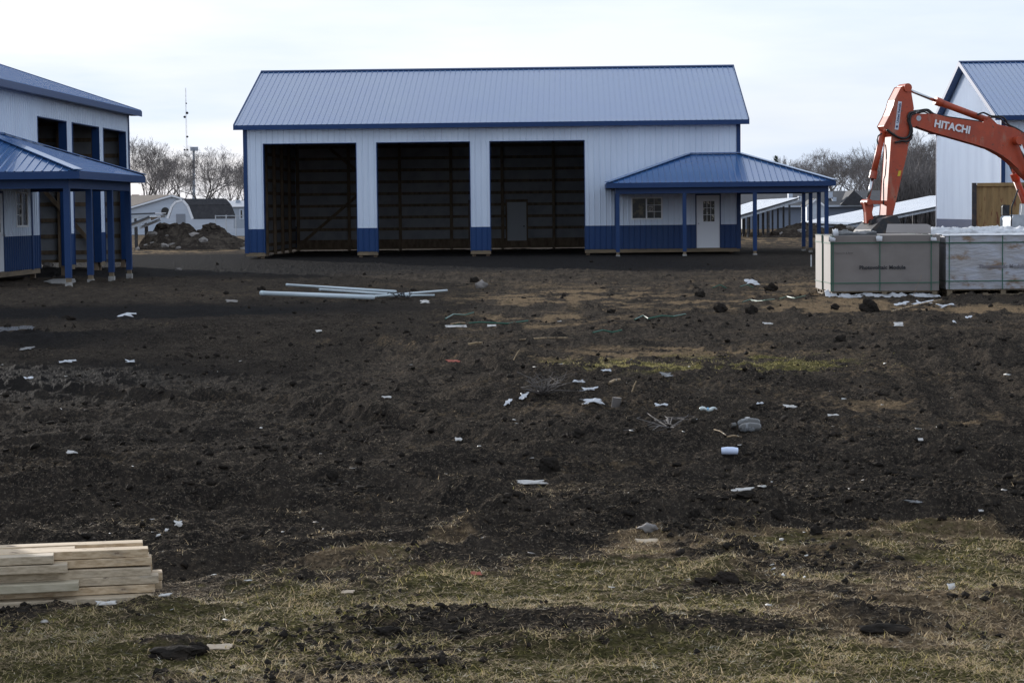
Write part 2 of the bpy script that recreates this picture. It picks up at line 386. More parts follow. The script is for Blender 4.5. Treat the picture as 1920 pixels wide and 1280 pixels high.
        A,B,C,D = T(xl+.02,-e+.02,h(0)+q),T(xr-.02,-e+.02,h(0)+q),T(L,0,topz+q),T(xl+e,0,topz+q)
        E_,F_,G_ = T(xr-.02,yb-.02,h(0)+q),T(L,yb-e,topz+q),T(xl+.02,0,h(0)+q); H_ = T(L, yb-.02, h(0)+q)
        dk.add([A,B,C,D,E_,F_,G_,H_],[(0,1,2,3),(1,4,5,2),(0,3,6),(4,7,5)]); dk.build('porch_deck', 'wood', pr)
        fs_ = MB(); z1, z2 = ez_-.19, ez_+.004
        fs_.box(xl-.03, xr+.03, -e-.03, -e, z1, z2, T); fs_.box(xr, xr+.03, -e, yb, z1, z2, T); fs_.box(xl-.03, xl, -e, -.03, z1, z2, T); fs_.box(L+.03, xr, yb, yb+.03, z1, z2, T)
        build_each(fs_, 'fascia', 'trim', pr)
        hc = MB()
        for p0, p1 in ((T(xl,-e,h(0)+.045), T(xl+e,0,topz+.045)), (T(xr,-e,h(0)+.045), T(L,0,topz+.045)), (T(xr,yb,h(0)+.045), T(L+.03,yb-e,topz+.045))):
            hc.bar(p0, p1, .26, .02)
        hc.bar(T(xl+e,-.04,topz+.04), T(L,-.04,topz+.04), .09, .05)
        build_each(hc, 'hip_cap', 'roof', pr)
        bm = MB(); d = pz
        bx0, bx1 = colx[0]-.07, L+d; zb0, zb1 = ez_-.42, ez_-.13
        bm.box(bx0, bx1+.07, -d-.07, -d+.07, zb0, zb1, T); bm.box(bx1-.07, bx1+.07, -d+.07, coly[-1]+.07, zb0, zb1, T)
        bm.box(bx0, bx0+.14, -d+.07, -.03, zb0, zb1, T); bm.box(L+.03, bx1-.07, coly[-1]-.07, coly[-1]+.07, zb0, zb1, T)
        bm.build('porch_beam', 'trim', root)
        rfm = MB()
        xx = xl+.6
        while xx < L: rfm.bar(T(xx, -e+.1, h(.1)-.1), T(xx, -.03, h(min(e, max(.2, xx-xl)))-.1), .04, .12); xx += .61
        yy = .3
        while yy < yb-.5: rfm.bar(T(xr-.1, yy, h(.1)-.1), T(L+.03, yy, h(min(e, yb-yy))-.1), .04, .12); yy += .61
        build_each(rfm, 'porch_rafter', 'wood', root)
        spots = [(x, -d) for x in colx]+[(L+d, y) for y in coly]
        for x, y in spots:
            p = MB().box(x-.075, x+.075, y-.075, y+.075, .17, zb0+.002, T).build('porch_post', 'trim', root)
            f = MB(); f.box(x-.06, x+.06, y-.06, y+.06, .06, .17, T); f.build('post_stub', 'skirt', p)
            MB().box(x-.08, x+.08, y-.08, y+.08, -.08, .06, T).build('footing', 'concrete', p)
        MB().box(colx[0]-.06, colx[0]+.08, -.045, -.026, .2, zb1, T).build('pilaster', 'trim', root)
    return root
S0 = 46.26
XM = lambda px: (px-1075)/S0
x0 = XM(461); Lm = XM(1388)-x0
mx = lambda px: XM(px)-x0
e_m = 3.4
barn('pole_barn', (x0, 84.3, 0), (1,0,0), (0,1,0), Lm, 15.0,
     [(mx(498),mx(671)),(mx(711),mx(884)),(mx(923),mx(1098))],
     'middle blue and white metal barn with three dark open bays facing us',
     porch=((1.36-x0), e_m, 5.2, [mx(1163)-.13, mx(1289)-.26, Lm+.33], [-3.1,-.6,2.3,4.9], 3.1),
     idoors=[(at(883,400,99.3).x-x0-.1, at(883,400,99.3).x-x0+.88), (at(949,400,99.3).x-x0, at(989,400,99.3).x-x0)],
     window=(mx(1185), mx(1244), 1.8-(411-392.6)/S0, 1.8+(392.6-369)/S0), door=(mx(1305), mx(1352.5), .24, 2.42))
# left barn: facade faces +X, its far corner at Y=72.7, mirrored plan
YL = 72.7; XL = -15.5
ly = lambda px: YL-(-XL*FPX/(1075-px))
barn('pole_barn', (XL, YL, 0), (0,-1,0), (-1,0,0), 17.8, 15.0,
     [(ly(237),ly(195)),(ly(186.5),ly(137)),(ly(125),ly(71))],
     'blue and white metal barn cut off by the left edge of the photo',
     porch=(13.0, 3.2, 4.6, [13.4,15.7,18.2], [-2.8,-.4,2.0,4.3], 2.8),
     idoors=[(5.6,6.5),(11.2,12.2)], window=(YL-58.85, YL-57.6, 1.42, 2.42), door=(YL-56.35, YL-55.45, .24, 2.42), zo=.07)
# right barn
barn('pole_barn', (17.3, 84.5, 0), (1,0,0), (0,1,0), 20.0, 15.0, [(1.6,5.3),(6.2,9.9),(10.8,14.5)],
     'blue and white barn at the right edge showing its bright sunlit gable wall', idoors=[(6,6.9)], zo=.05)
# ------------------------------------------------------------------ ground
def hash2(ix, iy, s):
    h = (ix*374761393 + iy*668265263 + s*1274126177) & 0x7fffffff
    h = ((h ^ (h >> 13))*1274126177) & 0x7fffffff
    h = h ^ (h >> 16); return (h & 0xffff)/65535.0
def vnoise(x, y, s):
    x = np.asarray(x, float); y = np.asarray(y, float); ix = np.floor(x).astype(np.int64); iy = np.floor(y).astype(np.int64)
    fx = x-ix; fy = y-iy; fx = fx*fx*(3-2*fx); fy = fy*fy*(3-2*fy)
    a = hash2(ix,iy,s); b = hash2(ix+1,iy,s); c = hash2(ix,iy+1,s); d = hash2(ix+1,iy+1,s)
    return (a*(1-fx)+b*fx)*(1-fy)+(c*(1-fx)+d*fx)*fy
def fbm(x, y, s, o=4, g=.5):
    t = 0; a = 1; n = 0
    for i in range(o):
        t = t+a*vnoise(x*2**i+13.7*i, y*2**i+7.1*i, s+i); n += a; a *= g
    return t/n
def blob(x, y, px, py, wx, wy, z=0):
    """soft mask centred on an image spot, wx metres wide, wy metres deep"""
    c = gnd(px, py, z); return np.exp(-(((x-c.x)/wx)**2+((y-c.y)/wy)**2))
sm = lambda a, b, v: (lambda t: t*t*(3-2*t))(np.clip((v-a)/(b-a), 0, 1))
def P2(px, py): c = gnd(px, py); return (c.x, c.y)
# mounds (px,py, half width m, half depth m, height)
MOUNDS = [(1030,740,.75,.9,.20),(1150,760,1.0,.7,.10),(1270,790,.8,.8,.16),(1400,745,.6,.6,.08),(940,650,1.3,1.0,.08),(1370,1085,.22,.2,.07),(1330,1100,.2,.14,.05),
 (190,905,.30,.25,.08),(560,950,.4,.2,.04),(1640,1180,.22,.10,.045),(330,1218,.16,.10,.045),(800,1255,.2,.1,.05),(725,1182,.08,.06,.045),(60,640,2.2,1.4,.10),(330,625,2.5,1.0,.06),
 (820,870,.35,.3,.07),(1020,868,.25,.25,.09),(1530,790,.4,.35,.08),(1210,850,1.0,.3,.05),(1600,900,1.0,.3,.05),(1680,940,.8,.25,.05),(1250,1180,.5,.2,.03),(900,1170,.6,.2,.03),
 (650,1060,.5,.15,.05),(1800,660,1.2,1.0,.07),(1560,720,1.0,.8,.06),(1210,705,.9,.5,.06),(760,770,1.5,1.0,.05),(1030,945,.28,.06,.035),(1390,800,.5,.5,-.05),(1020,1240,.4,.15,-.04)]
TRACKS = [[(-60,985),(400,958),(900,975),(1300,960),(1600,975),(2000,985)],[(-60,930),(500,915),(900,905),(1400,880),(2000,895)],
 [(300,1075),(700,1035),(1000,1015),(1350,990),(2000,1010)],[(1760,640),(1850,720),(1910,790),(1990,860)],[(1700,650),(1780,735),(1850,830),(1900,900)],
 [(-60,720),(500,760),(1000,850),(1500,860),(2000,820)],[(560,620),(900,690),(1300,730)],[(480,500),(900,497),(1500,500)],[(400,520),(800,515),(1500,525)],
 [(-60,860),(400,890),(700,930),(1000,1000)]]
def track_dist(x, y, tr):
    pts = [P2(*p) for p in tr]; best = np.full(x.shape, 1e9); sgn = np.zeros(x.shape); along = np.zeros(x.shape); acc = 0
    for (ax, ay), (bx, by) in zip(pts[:-1], pts[1:]):
        L_ = math.hypot(bx-ax, by-ay); dx, dy = (bx-ax)/L_, (by-ay)/L_
        t = np.clip((x-ax)*dx+(y-ay)*dy, 0, L_); d = np.hypot(x-ax-t*dx, y-ay-t*dy)
        m_ = d < best; best = np.where(m_, d, best); along = np.where(m_, acc+t, along)
        sgn = np.where(m_, np.sign((x-ax)*dy-(y-ay)*dx), sgn); acc += L_
    return best, along, sgn
def masks(x, y):
    x = np.asarray(x, float); y = np.asarray(y, float)
    n1 = fbm(x*.9, y*.9, 3); n2 = fbm(x*3.1, y*2.2, 9); n3 = fbm(x*.25, y*.25, 31)
    # near lawn: starts at a wavy line around Y = 9.6 .. 11
    edge = 10.55+.30*np.sin(x*.9+.6)+.14*x
    edge = np.where(x > 1.0, edge-.0*(x-1.0), edge)
    g = sm(-.3, 2.4, edge-y+.75+(n1-.5)*5.0+(n2-.5)*3.2)
    # bare streaks in the lawn
    for px, py, wx, wy in ((1000,1190,.75,.22),(1380,1120,.35,.20),(1250,1200,.6,.15),(1660,1175,.35,.10),(330,1218,.2,.1),(760,1255,.3,.12),(1150,1060,.5,.08),(1700,1010,.6,.18),(560,1070,.6,.15),(1500,1075,.5,.1),(900,1180,.4,.1),(780,1225,.5,.06)):
        g = g*(1-.82*np.clip(blob(x,y,px,py,wx,wy)*1.4*(.1+1.5*n2), 0, 1))
    green = g*sm(.36,.62, n1*.6+n2*.4+.18*blob(x,y,300,1200,2.2,1.2)+.12*blob(x,y,800,1150,1.5,.6))
    dry = g*(1-green*.75)
    for px, py, wx, wy, a in ((1320,685,1.6,1.6,1.1),(1130,690,.7,.6,1.0),(1250,672,1.0,.8,.6)):
        b = np.clip(blob(x,y,px,py,wx,wy)*a*(.1+1.9*sm(.38,.66,n2)), 0, 1); green = np.maximum(green, b*.9)
    for px, py, wx, wy, a in ((1050,560,2.5,5,1.),(1000,600,1.8,3,.7),(1300,570,3,4,.7),(1600,575,2.,3.0,1.0),(1850,580,2.5,1.8,1.4),(1500,555,2,5,.7),(1250,660,1.5,1.2,1.1),(1100,680,1.2,1.0,.7),(1500,1025,1.1,.45,1.7),(1180,1030,1.2,.5,1.2),(1350,1035,.9,.4,1.2),(1750,1010,1.,.5,1.1),
        (900,1030,1.3,.35,.7),(620,1055,1.0,.4,.6),(340,465,5,22,1.1),(300,455,6,40,.9),(1450,450,7,25,.6),(1700,770,.8,.9,.7),(1560,540,3,6,.5),(650,1040,.8,.3,.5),(1230,560,2.4,5,.5),(1750,790,1.0,.6,.6),(720,640,1.5,2.0,.3),(1080,780,2,1.4,.25),(700,800,2,2,.2),
        (1200,540,12,9,.32),(600,990,1.2,.4,.3)):
        b = np.clip(blob(x,y,px,py,wx,wy)*a*(.1+1.7*sm(.40,.66, n2*.6+n1*.4)), 0, 1); dry = np.maximum(dry, b*.9)
    far = sm(112, 135, y); dry = np.maximum(dry, far*.45); green = np.maximum(green*(1-far), far*.30*sm(.4,.6,n3))
    # general dry litter over the field
    dry = np.maximum(dry, .30*sm(.52,.74,n1)*sm(5,12,y)*(1-sm(62,75,y)))
    wet_shade = np.clip(sm(56, 66, y+(n3-.5)*14)*(1-sm(91, 99, y+(n3-.5)*8))*(.9-.35*sm(2,9,x))+blob(x,y,180,585,6.5,3.2)*1.2+blob(x,y,20,640,2.4,1.8)+blob(x,y,330,505,9,9)*.6+blob(x,y,80,700,2.,3.0)*.5+blob(x,y,200,720,4.5,4.)*.45+blob(x,y,250,830,2.6,2.4)*.35, 0, 1)  # wet mud, plus dark ground painted where the middle barn's shadow should fall
    dry = dry*(1-.85*wet_shade); return np.clip(green,0,1), np.clip(dry,0,1), wet_shade
def height(x, y, mk=None):
    x = np.asarray(x, float); y = np.asarray(y, float); g, d, w = mk if mk is not None else masks(x, y); soft = np.maximum(g, d)
    near = 1-sm(110, 125, y)
    h = (fbm(x*.22, y*.22, 41, 3)-.5)*.10
    mud = (1-.72*soft)*(1-.45*w)
    rid = fbm(x*1.4, y*1.4, 51, 3); h = h+(rid-.5)*.125*mud
    lump = vnoise(x*4.3, y*4.3, 61)*.6+vnoise(x*9.1, y*9.1, 62)*.4
    h = h+np.maximum(0, lump-.5)*.105*mud*(.35+1.6*sm(.45,.7,rid))
    lump2 = vnoise(x*15+3, y*15, 65); h = h+np.maximum(0, lump2-.5)*.030*(mud+.25)
    h = h+(fbm(x*26, y*26, 71, 3, .6)-.5)*.030*(.45+.55*mud)+(hash2((x*911).astype(np.int64), (y*911).astype(np.int64), 5)**3-.2)*.007*(.5+.5*mud)+np.maximum(0, vnoise(x*11.3, y*9.1, 77)-.5)**1.5*.09*(.35+.65*mud)*sm(9, 16, y)
    for px, py, wx, wy, a in MOUNDS:
        b = blob(x, y, px, py, wx, wy); h = h+a*b*(.55+.9*fbm(x*7, y*7, 81, 3))
    for i, tr in enumerate(TRACKS):
        dd, al, sg = track_dist(x, y, tr); wv = .24
        inside = np.exp(-(dd/wv)**4); rim = np.exp(-((dd-.30)/.09)**2)
        lug = .5+.5*np.sin(al*2*math.pi/.21+sg*dd*9)
        str_ = (.55 if i in (3,4) else .9)*(.35+.9*vnoise(al*.5, al*0+i, 91))*(1-.7*g)
        h = h-.105*inside*str_+.045*lug*inside*str_*(1-sm(30,40,y))+.075*rim*(.3+1.2*vnoise(x*5,y*5,95))*str_
    pit = np.clip(np.maximum(np.maximum(blob(x,y,0,612,1.0,1.0), blob(x,y,310,589,1.7,1.1)), np.maximum(blob(x,y,75,650,.55,.6), blob(x,y,215,597,.5,.4)))*1.6, 0, 1)
    h = h*(1-pit*.7)-.075*pit*(.35+1.1*vnoise(x*2.2, y*1.6, 33))
    lum = np.exp(-(((x+3.9)/2.2)**8+((y-9.85)/.4)**8)); h = h*(1-lum)-.02*lum
    h = h*near
    bld = sm(66, 80, y)*.5; h = h*(1-bld)
    return h-.012*np.exp(-((y-84)/30)**2)
def gz(x, y): return float(height(np.array([x]), np.array([y]))[0])
def on(px, py, dz=0.):
    d = ray(px, py); Y0 = gnd(px, py).y; yy = np.linspace(Y0*.86, Y0*1.12, 140)     # first point where the line of sight meets the soil
    xx = d.x/d.y*yy; zr = CAMZ+d.z/d.y*yy; hh = height(xx, yy); k = int(np.argmax(zr <= hh)) if (zr <= hh).any() else 139
    return Vector((xx[k], yy[k], hh[k]+dz))
t_in = np.linspace(-.315, .275, 1180)
t_l = -.335-np.cumsum(np.geomspace(.0006, 1.2, 46))[::-1]; t_r = .29+np.cumsum(np.geomspace(.0006, 1.2, 46))
ts = np.concatenate([t_l, t_in, t_r])
ypx = np.arange(925, 44.5, -.98); Yr = CAMZ*FPX/ypx
Ys = np.concatenate([np.linspace(-80, 6.2, 16), np.linspace(6.4, Yr[0]-.02, 28), Yr, np.geomspace(Yr[-1]*1.02, 5000, 44)])
TT, YY = np.meshgrid(ts, Ys); XX = TT*np.maximum(YY, 6.2)
ZZ = np.zeros_like(XX)-.012*np.exp(-((YY-84)/30)**2); r0, r1 = np.searchsorted(Ys, 6.2), np.searchsorted(Ys, 126)
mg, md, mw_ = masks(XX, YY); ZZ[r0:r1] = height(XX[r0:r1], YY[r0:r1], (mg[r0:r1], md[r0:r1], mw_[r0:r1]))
nr, nc = XX.shape
def grid_mesh(name, X, Y, Z):
    nr, nc = X.shape; me = bpy.data.meshes.new(name); co = np.stack([X, Y, Z], -1).reshape(-1,3).astype(np.float32)
    idx = np.arange(nr*nc).reshape(nr, nc); q = np.stack([idx[:-1,:-1], idx[:-1,1:], idx[1:,1:], idx[1:,:-1]], -1).reshape(-1,4)
    me.vertices.add(len(co)); me.vertices.foreach_set('co', co.ravel()); me.loops.add(q.size); me.loops.foreach_set('vertex_index', q.ravel().astype(np.int32))
    me.polygons.add(len(q)); me.polygons.foreach_set('loop_start', np.arange(0, q.size, 4, dtype=np.int32)); me.polygons.foreach_set('loop_total', np.full(len(q), 4, dtype=np.int32))
    me.update(); me.polygons.foreach_set('use_smooth', np.ones(len(q), bool)); return me
gme = grid_mesh('ground', XX, YY, ZZ)
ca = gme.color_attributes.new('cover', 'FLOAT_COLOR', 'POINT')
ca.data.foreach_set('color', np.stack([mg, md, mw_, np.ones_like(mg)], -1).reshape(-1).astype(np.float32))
G = bpy.data.materials.new('ground'); G.use_nodes = True; nt = G.node_tree; bs = nt.nodes['Principled BSDF']
N = nt.nodes.new; Lk = nt.links.new
at_ = N('ShaderNodeAttribute'); at_.attribute_name = 'cover'; sep = N('ShaderNodeSeparateColor'); Lk(at_.outputs['Color'], sep.inputs[0])
tc = N('ShaderNodeTexCoord')
def noise(scale, det=6, rg=.65, stretch=one):
    mp = N('ShaderNodeMapping'); mp.inputs['Scale'].default_value = stretch; Lk(tc.outputs['Object'], mp.inputs[0])
    n = N('ShaderNodeTexNoise'); n.inputs['Scale'].default_value = scale; n.inputs['Detail'].default_value = det; n.inputs['Roughness'].default_value = rg; Lk(mp.outputs[0], n.inputs['Vector']); return n.outputs['Fac']
def mr(v, a, b, c=0., d=1.):
    n = N('ShaderNodeMapRange'); n.inputs[1].default_value = a; n.inputs[2].default_value = b; n.inputs[3].default_value = c; n.inputs[4].default_value = d; Lk(v, n.inputs[0]); return n.outputs[0]
def mix(f, a, b):
    n = N('ShaderNodeMix'); n.data_type = 'RGBA'; Lk(f, n.inputs[0]) if not isinstance(f, float) else None
    for k, c in ((6,a),(7,b)):
        if isinstance(c, tuple): n.inputs[k].default_value = (*c, 1)
        else: Lk(c, n.inputs[k])
    return n.outputs[2]
def mul(a, b):
    n = N('ShaderNodeMath'); n.operation = 'MULTIPLY'
    for k, c in ((0,a),(1,b)):
        if isinstance(c, float): n.inputs[k].default_value = c
        else: Lk(c, n.inputs[k])
    return n.outputs[0]
mudc = mix(mr(noise(2.3), .38, .68), (.029,.0255,.023), (.070,.058,.047))
mudc = mix(mr(noise(26, 7, .75), .50, .66, 0, .85), mudc, (.15,.118,.088))
mudc = mix(mr(noise(60, 4, .7), .58, .68, 0, .85), mudc, (.30,.25,.19))
dryc = mix(mr(noise(34), .38, .62), (.36,.26,.16), (.09,.064,.042)); dryc = mix(mr(noise(5), .4, .7), dryc, (.18,.13,.08))
grnc = mix(mr(noise(30), .38, .64), (.055,.05,.024), (.17,.15,.06))
fd = N('ShaderNodeMath'); fd.operation = 'ADD'; Lk(sep.outputs[1], fd.inputs[0]); Lk(mr(noise(16), .3, .7, -.35, .35), fd.inputs[1])
c1 = mix(mr(fd.outputs[0], .25, .75), mudc, dryc)
fg = N('ShaderNodeMath'); fg.operation = 'ADD'; Lk(sep.outputs[0], fg.inputs[0]); Lk(mr(noise(19), .3, .7, -.3, .3), fg.inputs[1])
c2 = mix(mr(fg.outputs[0], .3, .8), c1, grnc)
c3 = mix(mr(sep.outputs[2], .2, .9, 0, .94), c2, (.021,.020,.020))  # near-black tone for wet mud and for the painted barn shadow
Lk(c3, bs.inputs['Base Color']); bs.inputs['Specular IOR Level'].default_value = .002; bs.inputs['Diffuse Roughness'].default_value = .3
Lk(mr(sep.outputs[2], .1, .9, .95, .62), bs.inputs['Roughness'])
bp = N('ShaderNodeBump'); bp.inputs['Strength'].default_value = 1.; bp.inputs['Distance'].default_value = .05; Lk(noise(30, 9, .8), bp.inputs['Height']); Lk(bp.outputs[0], bs.inputs['Normal'])
gme.materials.append(G); go = bpy.data.objects.new('ground', gme); col.objects.link(go); go['kind'] = 'structure'
# ------------------------------------------------------------------ scattered stuff (numpy instancing into one mesh)
def scatter_mesh(name, protos, pos, scl, rotz, tilt, m, label, cat, smooth=True, sqz=None):
    V = []; FF = []; n = 0
    pos = np.asarray(pos); which = rs.randint(0, len(protos), len(pos))
    for k, (pv, pf) in enumerate(protos):
        sel = np.where(which == k)[0]
        if not len(sel): continue
        c, s_ = np.cos(rotz[sel]), np.sin(rotz[sel]); ct, st = np.cos(tilt[sel]), np.sin(tilt[sel])
        p = pv[None,:,:]*scl[sel][:,None,:]
        x, y, z = p[...,0], p[...,1], p[...,2]
        y, z = y*ct[:,None]-z*st[:,None], y*st[:,None]+z*ct[:,None]
        X = x*c[:,None]-y*s_[:,None]+pos[sel,0][:,None]; Y = x*s_[:,None]+y*c[:,None]+pos[sel,1][:,None]; Z = z+pos[sel,2][:,None]
        V.append(np.stack([X,Y,Z],-1).reshape(-1,3)); FF.append((pf[None]+(n+np.arange(len(sel))*len(pv))[:,None,None]).reshape(-1, pf.shape[1])); n += len(sel)*len(pv)
    co = np.concatenate(V).astype(np.float32); q = np.concatenate(FF).astype(np.int32); w = q.shape[1]
    me = bpy.data.meshes.new(name); me.vertices.add(len(co)); me.vertices.foreach_set('co', co.ravel()); me.loops.add(q.size); me.loops.foreach_set('vertex_index', q.ravel())
    me.polygons.add(len(q)); me.polygons.foreach_set('loop_start', np.arange(0, q.size, w, dtype=np.int32)); me.polygons.foreach_set('loop_total', np.full(len(q), w, dtype=np.int32)); me.update()
    if smooth: me.polygons.foreach_set('use_smooth', np.ones(len(q), bool))
    me.materials.append(m); o = bpy.data.objects.new(name, me); col.objects.link(o); return tag(o, label, cat, kind='stuff')
import bmesh
def ico(sub, seed, rough=.35):
    b = bmesh.new(); bmesh.ops.create_icosphere(b, subdivisions=sub, radius=1); r_ = random.Random(seed)
    ph = [r_.uniform(0, 9) for _ in range(6)]
    for v in b.verts:
        c = v.co; k = 1+rough*(math.sin(c.x*3+ph[0])*math.cos(c.y*3.5+ph[1])+.6*math.sin(c.z*5+ph[2]+c.x*4))+r_.uniform(-.5,.5)*rough
        v.co = c*k
    vs = np.array([v.co[:] for v in b.verts]); fs = np.array([[v.index for v in f.verts] for f in b.faces]); b.free(); return vs, fs
def rand_ground(n, y0, y1, tl=-.34, tr=.30, power=1.0):
    """points spread evenly over image rows (so dense near, sparse far)"""
    k = rs.uniform(0, 1, n); a = CAMZ*FPX/y0; b = CAMZ*FPX/y1; yy = CAMZ*FPX/(b+(a-b)*k**power); xx = rs.uniform(tl, tr, n)*yy; return xx, yy
# small clods
xx, yy = rand_ground(60000, 7.6, 75, power=.8); g_, d_, w_ = masks(xx, yy); cl = fbm(xx*1.1, yy*1.1, 77, 3)
keep = (rs.uniform(0,1,len(xx)) < (1-.96*np.maximum(g_, d_*.8))*(1-.8*w_)*(.08+1.5*sm(.42,.68,cl))); xx, yy = xx[keep], yy[keep]
r = np.minimum(.0045+.024*rs.uniform(0,1,len(xx))**8.0, .010+.0012*yy)*(.75+yy*.030)
zz = height(xx, yy)+r*.25
scatter_mesh('soil_clods', [ico(1, s, .55) for s in range(6)], np.stack([xx,yy,zz],-1), np.stack([r*rs.uniform(.8,1.5,len(r)), r*rs.uniform(.7,1.2,len(r)), r*rs.uniform(.45,.8,len(r))],-1), rs.uniform(0,6.28,len(r)), rs.uniform(-.3,.3,len(r)), M['soil'], 'crumbs of dark soil strewn over the churned mud', 'soil', smooth=False)
# straw and stubble lying on the mud
def blade(segs, wid, curl, droop=1):
    vs = []; 
    for i in range(segs+1):
        t = i/segs; w = wid*(1-t*.9)/2; y = math.sin(curl*t)/max(curl,.01); z = droop*(1-math.cos(curl*t))/max(curl,.01)
        vs += [(-w, y, z), (w, y, z)]
    return np.array(vs), np.array([[2*i, 2*i+1, 2*i+3, 2*i+2] for i in range(segs)])
straw = mat('straw', (.34,.25,.15), .9, spec=.15, noise=[((.085,.062,.042), 11, one, .42,.62),((.62,.57,.46), 17, one, .60,.68)])
xx, yy = rand_ground(150000, 7.6, 80, power=.75); g_, d_, w_ = masks(xx, yy); cl = fbm(xx*1.3, yy*1.3, 177, 3)
keep = rs.uniform(0,1,len(xx)) < (.28+.7*sm(.42,.70,cl)+.9*d_)*(1-.8*w_); xx, yy = xx[keep], yy[keep]; n = len(xx)
L_ = rs.uniform(.012,.055,n)*(.8+.018*yy); W_ = rs.uniform(.6,1.3,n)*(.8+.03*yy)*.0026
sc3 = np.stack([W_, L_, L_*rs.uniform(.05,.3,n)],-1)
scatter_mesh('straw', [blade(2,1.,c) for c in (.3,.8,1.3)], np.stack([xx,yy,height(xx,yy)+.006],-1), sc3, rs.uniform(0,6.28,n), rs.uniform(-.12,.2,n), straw, 'dry straw and stubble lying on the bare mud', 'straw')
# lawn blades
def blades(name, n, y0, y1, which, length, m, label, extra=None):
    xx, yy = rand_ground(n, y0, y1, power=1.1)
    if extra is not None: xx = np.concatenate([xx, extra[0]]); yy = np.concatenate([yy, extra[1]])
    g_, d_, w_ = masks(xx, yy); cl = fbm(xx*5, yy*5, 277, 2)
    den = (g_ if which == 0 else np.maximum(d_*.8, g_*.5))*(.25+1.3*sm(.35,.62,cl))
    den = den*(1-np.exp(-(((xx+2.9)/1.35)**8+((yy-9.95)/.42)**8))) # nothing pokes through the lumber
    k = rs.uniform(0,1,len(xx)) < den; xx, yy = xx[k], yy[k]; n = len(xx)
    L_ = length*rs.uniform(.45,1.25,n)*(.75+.5*fbm(xx*2,yy*2,5,2))*(1+.01*yy); W_ = rs.uniform(.0022,.0048,n)*(.75+.03*yy)
    print(name, n)
    return scatter_mesh(name, [blade(3,1.,c,-1) for c in (.4,.9,1.4,1.9)], np.stack([xx,yy,height(xx,yy)-.003],-1), np.stack([W_,L_,L_],-1), rs.uniform(0,6.28,n), rs.uniform(-.05,.95,n), m, label, 'grass')
def backlit(m_, f=.4):
    t = m_.node_tree; b = t.nodes['Principled BSDF']; tr = t.nodes.new('ShaderNodeBsdfTranslucent'); mx_ = t.nodes.new('ShaderNodeMixShader'); mx_.inputs[0].default_value = f
    t.links.new(b.inputs['Base Color'].links[0].from_socket, tr.inputs[0]); t.links.new(b.outputs[0], mx_.inputs[1]); t.links.new(tr.outputs[0], mx_.inputs[2]); t.links.new(mx_.outputs[0], t.nodes['Material Output'].inputs[0]); return m_
gpatch = [gnd(1320,690), gnd(1130,692)]
ex = np.concatenate([rs.normal(gpatch[0].x,1.0,26000), rs.normal(gpatch[1].x,.5,5000)]), np.concatenate([rs.normal(gpatch[0].y,1.3,26000), rs.normal(gpatch[1].y,.6,5000)])
blades('green_grass', 100000, 7.5, 13.5, 0, .048, backlit(mat('green_blades', (.36,.31,.09), .8, spec=.2, noise=[((.55,.44,.22), 3.2, one, .40,.62),((.10,.11,.035), 9, one, .5,.65)])), 'thin green blades of the trodden lawn in front', ex)
blades('dry_grass', 210000, 7.5, 13.5, 1, .047, backlit(mat('dry_blades', (.66,.50,.29), .8, spec=.2, noise=[((.32,.24,.14), 2.6, one, .44,.64),((.72,.66,.52), 14, one, .56,.66)])), 'dead straw coloured blades of the trodden lawn in front')
# tiny litter
xx, yy = rand_ground(650, 9, 60, power=.7); g_, d_, w_ = masks(xx, yy)
cc = gnd(1150, 760); den = .13+.8*np.exp(-(((xx-cc.x)/2.3)**2+((yy-cc.y)/6)**2))+.4*np.exp(-(((xx-5)/3)**2+((yy-38)/5)**2))
k = rs.uniform(0,1,len(xx)) < den; xx, yy = xx[k], yy[k]; n = len(xx); r = rs.uniform(.004,.022,n)*(.6+.03*yy)
scatter_mesh('litter_crumbs', [ico(1, 40+s, .5) for s in range(4)], np.stack([xx,yy,height(xx,yy)+.012],-1), np.stack([r*rs.uniform(.6,1.8,n), r, r*.22],-1), rs.uniform(0,6.28,n), rs.uniform(-.5,.5,n), mat('litter', (.50,.49,.46), .6, noise=[((.25,.22,.19), 1.5, one, .42,.6)]), 'countless tiny pale crumbs of paper, plastic and stone in the mud', 'litter', smooth=False)
#P2BEGIN
# ------------------------------------------------------------------ pallets of boxed panels
def wob(p, a, s=7.): return Vector(p)+Vector((math.sin(p[1]*s+p[2]*s*1.7), math.sin(p[0]*s*1.3+p[2]*s), math.sin(p[0]*s*1.9+p[1]*s)))*a
def crumple(name, m, x0, x1, y0, y1, z, amp, parent=None, seed=1, nx=40, ny=8, prof=None, thick=.004, **kw):
    mb = MB(); vs = []
    for i in range(nx+1):
        for j in range(ny+1):
            x = x0+(x1-x0)*i/nx; y = y0+(y1-y0)*j/ny
            f = float(fbm(np.array([x*5.5+seed*3.1]), np.array([y*5.5+seed]), 100+seed, 4, .65)[0])
            e = math.sin(math.pi*min(1, max(0, j/ny)))**.5 if prof is None else prof(i/nx, j/ny)
            vs.append((x+rnd.uniform(-1,1)*.006, y+(f-.5)*.05, z+amp*f*e*1.5))
    mb.add(vs, [(i*(ny+1)+j, (i+1)*(ny+1)+j, (i+1)*(ny+1)+j+1, i*(ny+1)+j+1) for i in range(nx) for j in range(ny)])
    o = mb.build(name, m, parent, smooth=True, **kw); s = o.modifiers.new('s','SOLIDIFY'); s.thickness = thick; return o
def strap(mb, p0, p1, w=.016, t=.006, n=(0,-1,0)):
    mb.bar(p0, p1, w if abs(Vector(p1).z-Vector(p0).z) > .1 else t, t if abs(Vector(p1).z-Vector(p0).z) > .1 else w)
